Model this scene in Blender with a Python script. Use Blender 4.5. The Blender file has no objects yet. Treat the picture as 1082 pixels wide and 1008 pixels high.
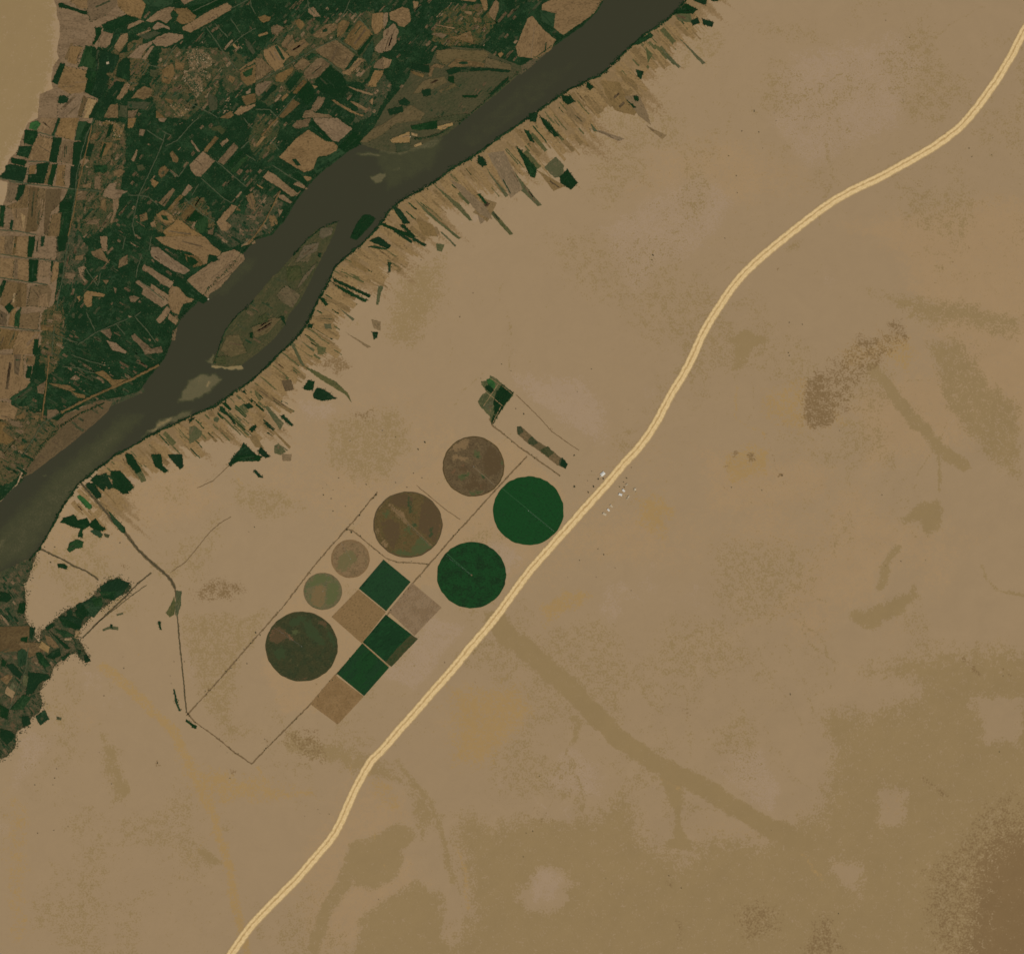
import bpy, math, random
import numpy as np
from mathutils import Vector, Matrix
random.seed(7); rng = np.random.default_rng(7)
SC = bpy.context.scene; COL = SC.collection
M = 10.0                                   # metres per grid unit of the survey
def W(p): return ((p[0]-541.0)*M, (504.0-p[1])*M)

# ------------------------------------------------------------------ noise
def _h(ix, iy, s):
    n = (ix*374761393 + iy*668265263 + s*1274126177) & 0xffffffff
    n = ((n ^ (n >> 13))*1274126177) & 0xffffffff
    return ((n ^ (n >> 16)) & 0xffff)/65535.0
def vnoise(x, y, s=0):
    x = np.asarray(x, float); y = np.asarray(y, float)
    ix = np.floor(x).astype(np.int64); iy = np.floor(y).astype(np.int64)
    fx = x-ix; fy = y-iy; fx = fx*fx*(3-2*fx); fy = fy*fy*(3-2*fy)
    a = _h(ix, iy, s); b = _h(ix+1, iy, s); c = _h(ix, iy+1, s); d = _h(ix+1, iy+1, s)
    return (a*(1-fx)+b*fx)*(1-fy)+(c*(1-fx)+d*fx)*fy
def fbm(x, y, s=0, o=4):
    t = 0; a = .5; w = 0
    for k in range(o):
        t = t+a*vnoise(x*2**k, y*2**k, s+k*17); w += a; a *= .55
    return t/w
# ------------------------------------------------------------------ materials
KVALS = (.98,1.0,1.06); EXPO = 0
KR, KG, KB = KVALS
def lin(c):
    r = []
    for v, k in zip(c, (KR, KG, KB)):
        v = v/255.0
        v = v/12.92 if v <= .04045 else ((v+.055)/1.055)**2.4
        r.append(v/k)
    return (*r, 1.0)
class NT:
    def __init__(s, name):
        s.m = bpy.data.materials.new(name); s.m.use_nodes = True
        s.t = s.m.node_tree; s.b = s.t.nodes['Principled BSDF']
        s.b.inputs['Roughness'].default_value = .95
        s.b.inputs['Specular IOR Level'].default_value = .03
    def n(s, ty, **kw):
        d = s.t.nodes.new(ty)
        for k, v in kw.items(): setattr(d, k, v)
        return d
    def l(s, a, b): s.t.links.new(a, b)
    def val(s, v):
        if isinstance(v, (int, float)):
            d = s.n('ShaderNodeValue'); d.outputs[0].default_value = v; return d.outputs[0]
        return v
    def math(s, op, a, b=None, c=None, clamp=False):
        d = s.n('ShaderNodeMath', operation=op, use_clamp=clamp)
        for i, v in enumerate((a, b, c)):
            if v is None: continue
            if isinstance(v, (int, float)): d.inputs[i].default_value = v
            else: s.l(v, d.inputs[i])
        return d.outputs[0]
    def mix(s, f, a, b):
        d = s.n('ShaderNodeMix', data_type='RGBA')
        for key, v in (('Factor', f), ('A', a), ('B', b)):
            sock = [i for i in d.inputs if i.name == key and i.enabled and (i.type == 'RGBA' or key == 'Factor')][0] if key != 'Factor' else d.inputs[0]
            if isinstance(v, (int, float, tuple)): sock.default_value = v
            else: s.l(v, sock)
        return [o for o in d.outputs if o.type == 'RGBA'][0]
    def noise(s, vec, scale, det=2, rough=.5, dist=0):
        d = s.n('ShaderNodeTexNoise'); d.inputs['Scale'].default_value = scale
        d.inputs['Detail'].default_value = det; d.inputs['Roughness'].default_value = rough
        d.inputs['Distortion'].default_value = dist
        s.l(vec, d.inputs['Vector']); return d.outputs['Fac']
    def step(s, v, lo, hi):
        d = s.n('ShaderNodeMapRange', interpolation_type='SMOOTHSTEP')
        d.inputs[1].default_value = lo; d.inputs[2].default_value = hi
        s.l(v, d.inputs[0]); return d.outputs[0]
    def attr(s, name):
        d = s.n('ShaderNodeAttribute'); d.attribute_name = name; return d.outputs['Fac']
def local_vec(t, stretch=(1, 1, 1)):
    tc = t.n('ShaderNodeTexCoord'); oi = t.n('ShaderNodeObjectInfo')
    ad = t.n('ShaderNodeVectorMath', operation='SCALE'); t.l(oi.outputs['Location'], ad.inputs[0]); ad.inputs['Scale'].default_value = 1.37
    a2 = t.n('ShaderNodeVectorMath', operation='ADD'); t.l(tc.outputs['Object'], a2.inputs[0]); t.l(ad.outputs[0], a2.inputs[1])
    mp = t.n('ShaderNodeVectorMath', operation='MULTIPLY'); t.l(a2.outputs[0], mp.inputs[0]); mp.inputs[1].default_value = stretch
    return mp.outputs[0], oi.outputs['Random']
def field_mat(name, A, B, frac=.35, C=None, cf=.15, stretch=(.45, 1, 1), vary=.12, soft=.06, fine=1/17., big=1/110.):
    t = NT(name); v, rnd = local_vec(t, stretch)
    n1 = t.noise(v, big, 3, .6); n2 = t.noise(v, fine, 2, .7)
    s = t.math('ADD', t.math('MULTIPLY', n1, .6), t.math('MULTIPLY', n2, .4))
    s = t.math('ADD', s, t.math('MULTIPLY', t.math('SUBTRACT', rnd, .5), .12))
    th = .5+(.5-frac)*.34
    col = t.mix(t.step(s, th-soft, th+soft), lin(A), lin(B))
    if C:
        n3 = t.noise(v, 1/60., 3, .65); n4 = t.noise(v, 1/13., 1)
        s2 = t.math('ADD', t.math('MULTIPLY', n3, .6), t.math('MULTIPLY', n4, .4)); th2 = .5+(.5-cf)*.34
        col = t.mix(t.step(s2, th2-.04, th2+.05), col, lin(C))
    hs = t.n('ShaderNodeHueSaturation')
    t.l(t.math('ADD', t.math('MULTIPLY', rnd, vary), 1-vary/2), hs.inputs['Value'])
    t.l(t.math('ADD', t.math('MULTIPLY', t.math('FRACT', t.math('MULTIPLY', rnd, 7.3)), .18), .91), hs.inputs['Saturation'])
    sp = t.n('ShaderNodeVectorMath', operation='MULTIPLY'); t.l(v, sp.inputs[0]); sp.inputs[1].default_value = (.5/max(stretch[0], .2), 1, 1)
    g = t.noise(sp.outputs[0], 1/12., 2, .6); g2 = t.noise(sp.outputs[0], 1/14., 1)
    dk = tuple(x*.80 for x in B); lt = tuple(min(255, x*1.06+2) for x in A)
    col = t.mix(t.math('MULTIPLY', t.step(g, .54, .64), .75), col, lin(dk))
    t.l(t.mix(t.math('MULTIPLY', t.step(g2, .58, .68), .6), col, lin(lt)), hs.inputs['Color']); t.l(hs.outputs[0], t.b.inputs['Base Color'])
    return t.m
def plain(name, c, rough=.9, spec=.1):
    t = NT(name); tc = t.n('ShaderNodeTexCoord')
    n = t.noise(tc.outputs['Object'], .12, 3)
    c2 = tuple(x*.86 for x in c)
    t.l(t.mix(t.step(n, .3, .7), lin(c), lin(c2)), t.b.inputs['Base Color'])
    t.b.inputs['Roughness'].default_value = rough; t.b.inputs['Specular IOR Level'].default_value = spec
    return t.m
MAT = {
 'g': field_mat('dark crop', (21,45,23), (37,61,34), .22, (54,66,40), .04),
 'p': field_mat('palm plain', (22,45,24), (40,62,37), .42, (66,70,45), .20, (1,1,1), .0, .07, 1/15., 1/170.),
 'm': field_mat('mid crop', (42,63,37), (28,50,27), .40, (66,72,44), .10),
 'G': field_mat('bright crop', (52,86,46), (42,72,40), .35),
 'o': field_mat('scrub', (66,66,42), (54,60,36), .45, (84,76,50), .15),
 'b': field_mat('brown fallow', (105,85,56), (86,70,45), .40, (122,98,66), .20),
 't': field_mat('tan fallow', (122,98,67), (106,85,57), .42, (132,107,74), .14),
 's': field_mat('pale fallow', (141,117,82), (128,104,71), .40),
 'd': field_mat('dark fallow', (92,75,48), (82,66,42), .45, (104,84,54), .12),
 'v': field_mat('village ground', (104,86,58), (50,62,38), .5, (132,108,75), .28, (1,1,1), .1, .03, 1/14., 1/75.),
 'i': field_mat('island brown', (94,81,56), (82,73,49), .42, (106,90,63), .15),
 'j': field_mat('strip brown', (120,99,68), (110,91,62), .42, (130,106,74), .25),
 'l': field_mat('strip olive', (84,82,52), (70,74,46), .42, (102,90,61), .25),
 'x': field_mat('mixed gardens', (60,65,40), (90,76,50), .48, (29,51,28), .34, (1,1,1), .0, .04, 1/16., 1/80.),
 'k': field_mat('bank soil', (136,112,78), (128,105,73), .40, (144,120,86), .25, (.35,1,1)),
 'q': field_mat('thin soil', (137,113,79), (129,105,72), .45, (120,97,66), .12, (.35,1,1)),
}
# ------------------------------------------------------------------ mesh helpers
def tag(o, label=None, cat=None, group=None, kind=None):
    if label: o['label'] = label
    if cat: o['category'] = cat
    if group: o['group'] = group
    if kind: o['kind'] = kind
    return o
def mk(name, verts, faces, mat, parent=None, loc=None, rz=0, smooth=False):
    me = bpy.data.meshes.new(name); me.from_pydata([tuple(map(float, v)) for v in verts], [], faces); me.update()
    if mat: me.materials.append(mat)
    if smooth: me.polygons.foreach_set('use_smooth', [True]*len(me.polygons))
    o = bpy.data.objects.new(name, me); COL.objects.link(o)
    if loc: o.location = loc
    o.rotation_euler[2] = rz
    if parent: o.parent = parent
    return o
def mk_np(name, V, F, mat, k=4, smooth=True):
    me = bpy.data.meshes.new(name); V = np.asarray(V, np.float32); F = np.asarray(F, np.int32)
    me.vertices.add(len(V)); me.vertices.foreach_set('co', V.ravel())
    me.loops.add(F.size); me.loops.foreach_set('vertex_index', F.ravel())
    me.polygons.add(len(F)); me.polygons.foreach_set('loop_start', np.arange(0, F.size, k, dtype=np.int32))
    me.polygons.foreach_set('loop_total', np.full(len(F), k, np.int32))
    me.update(calc_edges=True); me.validate()
    if smooth: me.polygons.foreach_set('use_smooth', np.ones(len(F), bool))
    me.materials.append(mat)
    o = bpy.data.objects.new(name, me); COL.objects.link(o); return o
HF = 1.5; LF = .8
def ragged(pts, amp=.55, step=1.3, closed=True):
    """resample an outline every ~13 m and let it wander a little, the same way for neighbours"""
    out = []; n = len(pts)
    for i in range(n if closed else n-1):
        a = np.array(pts[i], float); b = np.array(pts[(i+1) % n], float)
        L = np.hypot(*(b-a)); k = max(1, int(round(L/step)))
        for j in range(k): out.append(a+(b-a)*j/k)
    if not closed: out.append(np.array(pts[-1], float))
    P = np.array(out)
    dx = (fbm(P[:,0]/5, P[:,1]/5, 3, 3)-.5)*2; dy = (fbm(P[:,0]/5, P[:,1]/5, 91, 3)-.5)*2
    ex = (vnoise(P[:,0]/.8, P[:,1]/.8, 5)-.5)*HF; ey = (vnoise(P[:,0]/.8, P[:,1]/.8, 55)-.5)*HF
    return P+np.stack([dx*LF+ex, dy*LF+ey], 1)*amp
def area(P):
    P = np.asarray(P, float); x, y = P[:,0], P[:,1]
    return .5*np.sum(x*np.roll(y, -1)-np.roll(x, -1)*y)
def principal(P):
    P = np.asarray(ragged(P, 0, 2)); w = np.array([W(p) for p in P]); c = w.mean(0); u, s, vt = np.linalg.svd(w-c, full_matrices=False)
    return math.atan2(vt[0,1], vt[0,0]), s[0]/max(s[1], 1e-6)
def slab(name, pts, mat, z0, z1, parent=None, amp=.55, step=1.3, rot=True):
    """a sheet of crop or soil with real thickness; outline in survey units"""
    P = ragged(pts, amp, step)
    w = np.array([W(p) for p in P])
    if area(w) < 0: w = w[::-1]
    c = w.mean(0); a = principal(pts)[0] if rot else 0
    ca, sa = math.cos(-a), math.sin(-a)
    q = w-c; q = np.stack([q[:,0]*ca-q[:,1]*sa, q[:,0]*sa+q[:,1]*ca], 1)
    n = len(q)
    V = [(x, y, z1-z0) for x, y in q]+[(x, y, 0) for x, y in q]
    F = [list(range(n))]+[[i, n+i, n+(i+1) % n, (i+1) % n] for i in range(n)]
    if parent is not None:
        o = mk(name, V, F, mat, parent, (c[0], c[1], z0), a)
        o.matrix_parent_inverse = (Matrix.Translation(parent.location) @ Matrix.Rotation(parent.rotation_euler[2], 4, 'Z')).inverted(); return o
    return mk(name, V, F, mat, None, (c[0], c[1], z0), a)
def ribbon_outline(pts, w, amp=.3, step=1.5, wn=.35):
    C = ragged(pts, amp, step, False); n = len(C)
    T = np.gradient(C, axis=0); T /= np.maximum(np.hypot(T[:,0], T[:,1]), 1e-6)[:,None]
    N = np.stack([-T[:,1], T[:,0]], 1); s = np.arange(n)
    wl = w/2*(1+wn*(vnoise(s*.8, s*0+w*3, 7)-.5)*2); wr = w/2*(1+wn*(vnoise(s*.8, s*0+w*5, 9)-.5)*2)
    return C+N*wl[:,None], C-N*wr[:,None]
def ribbon(name, paths, w, mat, z, parent=None, amp=.3, wn=.35, step=1.5, th=.4):
    V = []; F = []
    for k, p in enumerate(paths):
        ww = w
        if isinstance(p, tuple): p, ww = p
        L, R = ribbon_outline(p, ww, amp, step, wn); b = len(V); zz = z+k*.012
        for l, r in zip(L, R):
            for q, dz in ((l, -th), (l, 0), (r, 0), (r, -th)):
                x, y = W(q); V.append((x, y, zz+dz))
        for i in range(len(L)-1):
            a = b+4*i
            for j in range(3): F.append((a+j, a+j+1, a+j+5, a+j+4))
    return mk(name, V, F, mat, parent)
def parse(txt, ox, oy, sc):
    out = []
    for chunk in txt.replace('\n', ';').split(';'):
        t = chunk.split()
        if not t: continue
        code = t[0]; pts = []
        for q in t[1:]:
            a, b = q.split(','); pts.append((ox+float(a)/sc, oy+float(b)/sc))
        out.append((code, pts))
    return out
def inpoly(X, Y, P):
    r = np.zeros(X.shape, bool); n = len(P)
    for i in range(n):
        x1, y1 = P[i]; x2, y2 = P[(i+1) % n]
        if y1 == y2: continue
        c = ((y1 > Y) != (y2 > Y)) & (X < (x2-x1)*(Y-y1)/(y2-y1)+x1)
        r ^= c
    return r
def segdist(X, Y, P, closed):
    d = np.full(X.shape, 1e9); n = len(P)
    for i in range(n if closed else n-1):
        x1, y1 = P[i]; x2, y2 = P[(i+1) % n]; dx, dy = x2-x1, y2-y1; L = dx*dx+dy*dy+1e-9
        t = np.clip(((X-x1)*dx+(Y-y1)*dy)/L, 0, 1)
        d = np.minimum(d, np.hypot(X-x1-t*dx, Y-y1-t*dy))
    return d
def sstep(a, b, x):
    t = np.clip((x-a)/(b-a), 0, 1); return t*t*(3-2*t)
# ------------------------------------------------------------------ traced outlines (survey units; each block has its own origin and scale)
Z = 8.015
BLOCKS = []
def blk(ox, oy, sc, txt): BLOCKS.extend(parse(txt, ox, oy, sc))
blk(0, 0, Z, """
g 495,30 530,28 600,60 690,90 740,100 735,128 700,122 600,85 500,65
t 590,0 740,0 740,80 660,70
b 740,0 1000,0 980,60 900,130 820,170 760,190 745,100
t 985,-80 1240,-80 1230,60 1190,165 1080,130 1000,60
g 860,210 930,190 1000,150 1060,130 1150,150 1082,200 1020,235 960,265 880,240
g 805,235 865,235 850,300 800,385 780,380 810,310
t 870,265 960,290 930,380 900,410 820,400
g 975,285 1025,290 965,390 935,380
t 1020,300 1082,280 1082,350 1010,440 960,410
t 590,260 740,270 740,340 600,330
b 600,365 620,370 570,510 545,500
t 600,390 700,400 650,550 570,530
m 725,390 800,400 815,440 810,590 700,565 660,575
g 780,400 815,410 810,490 775,480
o 818,425 845,425 830,600 800,600
g 850,430 1010,470 1010,490 960,620 840,610
m 870,440 890,440 860,600 845,600
g 1010,460 1082,370 1082,440
g 1000,540 1060,490 1100,500 1100,690 980,650
g 735,600 820,610 770,800 715,785 750,680 720,650
g 830,620 930,650 860,830 770,810
t 540,560 740,600 740,680 715,780 590,800 490,740
g 510,535 555,545 490,720 440,700
g 500,815 545,810 580,835 565,875 490,875
t 600,800 720,800 650,1000 490,1000 490,900
d 705,810 740,830 690,990 655,990
s 745,830 820,850 780,1000 700,1000
g 815,865 850,870 800,1000 750,1000
g 980,690 1060,700 1010,800 930,880 860,920 880,850
t 1040,730 1082,700 1082,780 1020,850 985,840
b 930,890 1000,880 1000,1000 880,1000
o 1005,890 1080,900 1070,1000 1005,990
""")
blk(135, 0, Z, """
m 120,0 400,0 370,40 250,95 190,90
b 380,80 520,70 580,140 560,190 460,210 410,180 430,130
t 420,-30 560,-30 560,0 480,40
t 155,180 250,100 350,60 400,70 360,120 375,160 330,200 260,170 200,195
t 0,215 100,170 140,185 0,250
t 205,240 250,190 350,230 360,255 300,235 240,260
t 75,295 190,250 200,265 90,305
o 80,305 230,265 280,285 160,340
t 180,370 260,310 350,280 470,300 470,325 400,370 330,400 240,390 210,360
t 0,490 100,390 200,350 210,370 130,450 115,500
t 120,500 200,390 225,395 150,510
t 460,230 560,180 680,100 840,25 880,60 870,90 700,190 600,240 530,280 470,260
g 500,70 700,20 860,-20 780,30 600,130 570,130
s 885,380 900,370 930,410 905,408
o 990,320 1040,370 1082,440 1060,470 1000,380
o 880,420 960,470 1000,530 940,510
t 935,600 1000,550 1082,500 1082,530 1000,570 945,605
b 950,610 1082,540 1082,700 1010,730 960,680
m 970,620 1060,570 1050,640 1000,660
v 500,440 560,410 660,430 690,470 740,530 690,570 640,580 650,600 720,650 690,680 610,640 640,700 630,780 580,840 550,780 510,720 450,680 490,610 520,600
b 290,590 380,540 400,620 350,720 290,700
o 190,590 270,600 250,660 190,650
s 470,600 560,600 560,540 600,600 710,650 680,670 600,640 570,740 560,760 500,690
b 400,520 480,540 470,600 400,590
b 30,840 80,770 140,730 210,760 200,820 140,850 80,830
t 0,710 20,720 0,770
t 1000,780 1040,750 1040,790 1000,800
b 960,820 1082,790 1082,870 1000,900
t 900,960 960,900 1020,900 1082,880 1082,900 1000,950 940,980
b 780,1000 880,940 900,980 850,1010
b 830,480 870,500 840,530 800,500
b 860,640 910,660 890,710 850,680
o 680,790 760,830 760,930 700,940 680,880
v 370,870 450,880 520,930 480,980 390,1000 400,940 350,900
b 300,830 380,850 390,880 340,870
b 240,940 320,1000 240,1000
b 0,940 90,930 60,1000 0,1000
o 0,860 200,870 140,930 0,920
""")
blk(270, 0, Z, """
t 445,80 490,60 550,140 500,150 450,110
b 20,150 80,130 135,150 120,180 60,195
b 330,180 370,160 420,210 380,260 340,200
b 130,230 180,210 250,240 200,280 190,310 140,290
t 20,300 100,270 110,290 30,315
b 220,370 270,300 320,300 330,370 270,420 220,400
t 70,430 180,380 250,440 290,480 230,540 250,580 170,610 100,530 70,470
b 250,440 330,370 410,330 460,380 400,430 330,490 290,470
b 0,490 60,500 150,590 50,670 0,680
b 490,290 600,210 680,200 700,240 600,310 540,330 490,310
g 565,260 600,240 610,270 570,280
b 690,320 700,200 740,170 800,190 770,260 720,310
b 750,350 870,180 900,180 990,290 850,430 760,360
g 760,270 800,210 820,220 775,280
b 500,410 600,370 680,340 800,430 850,480 750,600 640,530 520,450
g 760,590 840,470 870,490 780,590
t 730,610 790,590 870,490 920,510 870,570 790,640 740,630
g 860,450 980,300 1000,310 880,475
m 900,480 990,340 1010,420 960,560 920,500
b 320,560 400,490 470,540 400,600 350,590
g 430,490 480,450 520,470 450,515
b 400,620 520,500 560,490 630,550 530,660 440,680
g 500,690 630,560 740,640 780,740 740,830 650,830 540,760
b 170,640 310,570 330,600 230,700 170,690
g 250,710 340,610 410,630 290,780
b 0,720 80,690 150,690 30,820 0,800
g 40,850 150,720 190,740 70,860
d 310,790 400,680 440,690 350,800 330,800
g 350,800 450,690 490,740 500,830 430,900
t 220,830 270,790 280,810 230,860
t 480,720 530,735 500,755
d 190,1000 320,840 380,880 240,1000
b 480,900 530,820 590,830 560,900 510,950 470,930
b 390,1000 420,940 480,930 500,960 620,970 650,1000
t 760,725 900,770 1000,800 990,812 860,775
t 800,860 830,860 890,890 950,930 930,940 860,905
t 640,850 670,850 820,940 920,980 900,990 800,950 680,880
t 1000,420 1082,320 1082,450 1040,450
t 980,220 990,120 1082,110 1082,240 1030,290 1010,290
b 1010,540 1082,480 1082,590 1000,580
t 945,735 1010,600 1082,600 1082,640 1030,700 1020,740
t 960,860 1000,830 990,890
""")
blk(0, 125, Z, """
G 245,90 260,40 310,20 345,50 310,105
g 210,100 320,110 320,150 280,230 200,215
g 160,240 275,235 240,340 140,315
g 95,335 230,360 210,410 95,380
g 50,400 100,390 230,420 220,480 190,550 30,510 0,495 40,450
t 300,180 340,150 450,180 420,370 240,350
t 340,0 480,0 440,150 320,120
g 490,0 515,0 460,150 440,145
t 510,0 670,0 620,190 470,150
g 450,160 525,170 480,380 415,370
m 665,30 740,30 720,190 630,190
g 740,40 775,45 720,200 680,195 700,110
g 625,200 720,200 660,400 610,400
b 520,190 620,200 610,390 490,370
g 310,390 420,375 370,560 310,550
t 250,405 310,400 290,470 240,480
b 420,400 445,395 400,560 375,555
g 445,395 490,390 440,575 400,560
t 490,400 560,400 540,500 550,580 470,570
g 240,480 310,470 310,550 230,550
b 80,540 150,560 130,680 90,720 50,700
d 250,580 330,590 300,770 310,960 210,970 240,760
b 330,590 390,600 370,780 310,960 300,770
d 390,600 520,600 510,720 430,800 400,1000 370,980 380,780
b 520,800 500,1000 400,1000 440,820
b 190,570 245,580 235,760 100,770 50,750 160,700
t 90,770 235,770 215,960 110,950 120,860
g 160,570 215,560 200,640 150,710 130,690
g 0,740 45,740 30,920 0,920
g 95,860 115,870 100,950 80,940
s 170,800 215,830 200,950
g 510,710 600,710 610,790 500,800
g 600,410 650,410 630,590 590,580
g 530,810 600,800 580,1000 500,1000
v 850,50 900,20 1010,50 1060,60 1010,190 950,190 960,60 880,60
t 840,30 960,30 900,70 840,60
g 925,70 960,50 930,150 890,180
b 790,130 860,110 820,180 760,190
g 720,210 800,220 770,330 700,310
t 670,370 710,335 760,360 700,410
b 860,200 960,210 900,310 850,330
g 880,210 900,220 860,330 840,330
b 950,330 1000,220 980,220 930,400 960,400
g 800,400 910,400 900,460 800,460
b 960,450 1020,430 1060,450 1020,500 970,490
b 800,500 860,480 850,600 800,600
t 920,560 990,540 980,600 1082,620 1040,640 1010,680 960,690 870,660 880,630
t 955,690 1000,680 1010,740 980,800 950,890 930,890 960,790
b 640,610 740,620 720,690 640,700
b 850,700 900,680 900,800 850,760
b 750,870 850,850 830,900 730,900
b 700,565 770,550 770,590 700,590
""")
blk(135, 125, Z, """
t 0,0 75,0 40,80 0,85
b 100,95 150,100 130,155 95,145
t 260,0 330,0 310,35 265,30
t 530,195 545,185 610,285 595,290
t 30,355 75,265 85,275 55,370
b 355,300 380,280 430,340 420,380 385,370
o 75,400 130,395 150,440 90,450
b 260,440 310,400 350,440 310,490 280,510 260,480
b 350,430 380,450 430,490 400,500
t 200,510 265,545 225,590 200,560
b 640,280 740,150 770,170 670,290
o 700,80 780,60 830,110 800,140 760,110 710,100
t 780,215 840,170 855,190 800,245
b 760,370 900,210 940,250 810,400
t 520,400 640,280 720,350 740,360 620,495 580,490 540,450
g 840,390 950,280 980,290 870,430
m 870,440 1000,310 1030,330 900,470
b 260,720 380,590 400,610 310,750
b 330,780 440,650 470,660 370,780
t 450,650 510,560 550,590 480,660
t 240,820 300,780 380,830 400,870 330,900 280,870
m 280,820 330,830 350,870 300,860
d 450,830 540,720 590,760 480,870
g 500,870 570,780 640,830 570,880
t 300,960 380,900 420,850 480,890 560,950 640,1000 320,1000
t 530,930 600,820 610,840 560,940
m 560,920 600,840 680,830 680,960 620,980
b 680,950 730,930 720,990 680,980
t 750,880 880,730 930,750 830,870 880,910 830,960 790,950
b 930,750 960,790 920,780
b 100,820 160,800 170,860 110,880
t 190,890 230,870 240,920 200,920
b 1000,660 1060,630 1082,700 1082,790 1040,760
b 980,820 1082,830 1082,870
t 1060,220 1082,200 1082,250
""")
blk(270, 125, Z, """
t 0,230 60,150 90,160 10,250
b 310,70 350,20 470,0 450,70 370,90 340,90
t 200,330 350,170 450,100 600,200 660,200 700,240 690,290 600,320 530,330 500,400 500,430 410,460 340,420 290,390
t 490,0 690,0 760,50 820,90 740,170 700,200 650,190 590,120 510,60
g 450,50 490,20 650,190 600,195
g 305,350 340,345 385,400 350,405
m 520,340 600,330 720,250 760,290 640,400 520,470 490,440
g 310,470 370,460 440,550 400,560 320,500
t 400,490 470,500 480,520 440,540
t 320,560 370,530 440,600 420,605
t 60,500 110,450 150,470 360,640 310,670 200,590 70,510
t 190,650 240,650 310,715 290,725 200,680
t 10,560 70,590 60,600 20,575
b 110,820 170,830 190,900 130,920
t 190,770 230,780 200,840
g 700,250 830,110 900,160 870,240 760,290
""")
blk(0, 250, Z, """
t 0,0 240,0 230,180 0,150
d 130,0 150,0 130,150 110,150
b 40,0 120,0 100,150 40,150
g 245,0 300,0 290,100 270,180 230,175
t 300,0 350,0 340,90 380,80 480,0 480,190 280,180
g 350,0 380,0 365,85 345,85
g 490,0 580,0 550,120 495,130
t 0,180 240,200 240,380 0,350
b 120,195 150,195 150,360 110,360
g 245,195 325,200 310,380 245,390
t 330,210 420,215 410,340 320,340
g 435,210 450,210 440,300 430,300
t 455,220 500,220 490,350 430,400
g 500,230 540,220 530,320 500,310
b 60,380 230,400 220,600 60,600 0,580 20,480
d 150,400 180,400 180,600 140,600
s 115,480 132,480 122,560 105,560
g 0,420 30,370 55,375 10,510 0,520
b 260,420 410,410 440,470 410,600 230,590
t 340,500 400,480 410,600 320,590
g 40,590 80,560 120,600 80,650 50,620
d 0,620 60,660 50,760 0,750
t 90,640 140,600 120,760 70,750
m 130,650 180,600 160,770 120,760
b 170,660 340,640 320,790 160,770
b 350,750 450,750 460,800 350,795
t 400,700 450,705 440,740 400,720
b 450,650 520,660 520,720 460,710
b 0,780 160,800 110,950 0,960
t 160,800 340,810 280,900 270,1000 110,1000 110,940
g 290,870 330,870 320,1000 275,1000
t 850,0 910,0 910,130 870,120 850,60
b 770,130 860,100 900,180 930,230 840,190 780,160
b 550,305 640,310 620,370 550,350
t 660,270 710,250 730,270 690,320 740,380 720,390 670,320
t 715,490 740,460 890,490 880,510 780,505 780,590 740,600 710,560
t 650,510 680,500 675,550
b 1010,200 1082,150 1082,230 1000,270
b 960,430 990,440 980,490
b 850,800 930,780 950,830 930,870
t 900,880 980,900 1082,980 1060,990 950,960
b 640,170 710,150 700,200 640,200
b 870,370 920,370 900,410
""")
blk(135, 250, Z, """
t 190,130 200,90 260,90 380,190 430,220 530,290 480,320 400,300 280,230 200,170
t 230,10 330,0 650,0 700,60 790,130 770,170 690,150 670,230 640,240 600,190 520,130 400,110 300,70
g 400,130 430,110 500,170 460,180
b 480,150 600,170 640,240 560,260 500,210
g 500,170 560,180 600,220 550,250 510,220
g 680,160 740,160 770,200 720,220
t 500,370 680,240 800,140 900,110 980,150 990,200 880,310 800,420 690,490 680,520 600,470
t 960,90 1010,20 1082,30 1082,60 1020,70
t 120,270 140,235 200,270 390,390 360,440 300,410 180,310 130,290
t 65,390 90,370 300,500 350,560 290,600 240,570 120,490 130,440
t 350,460 380,420 430,430 500,510 560,530 540,555 470,570 430,660 370,640 340,560
t 200,400 290,460 350,500 340,540 270,500 190,430
t 240,710 330,590 370,620 300,720 270,740
t 350,650 440,710 410,750 340,700
g 380,330 470,380 600,470 690,530 640,570 560,530 440,420
b 10,510 50,500 100,520 60,560 20,550
t 0,670 40,680 10,690
b 30,840 60,820 120,880 200,950 280,930 300,980 150,1000 100,920 40,870
b 380,800 420,770 400,880 370,880
""")
blk(0, 375, Z, """
t -60,0 200,0 200,200 260,230 230,260 80,370 -60,370
d 120,0 180,0 160,180 120,150
b 215,10 300,10 290,90 220,80
g 235,95 275,100 260,200 215,195
g 320,100 380,70 380,200 300,205
b 310,270 390,220 370,330 320,320
m 80,370 280,240 300,280 150,420
t -60,395 60,400 150,450 120,540 60,560 -60,530
b -60,550 60,580 20,640 100,700 130,720 60,760 -60,720
b 60,540 180,570 200,620 100,600
b 140,520 200,490 220,530 160,550
b 280,520 330,510 320,570
b -60,750 40,840 60,880 30,880 -60,860
b 150,780 220,760 180,810
b 640,170 680,200 640,220 590,205
b 410,240 500,250 590,260 640,300 600,310 500,280
b 600,310 720,340 720,370 660,360
b 800,150 880,130 960,210 1060,210 1082,200 960,280 900,210
b 400,470 480,460 500,490 400,560
""")
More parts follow.
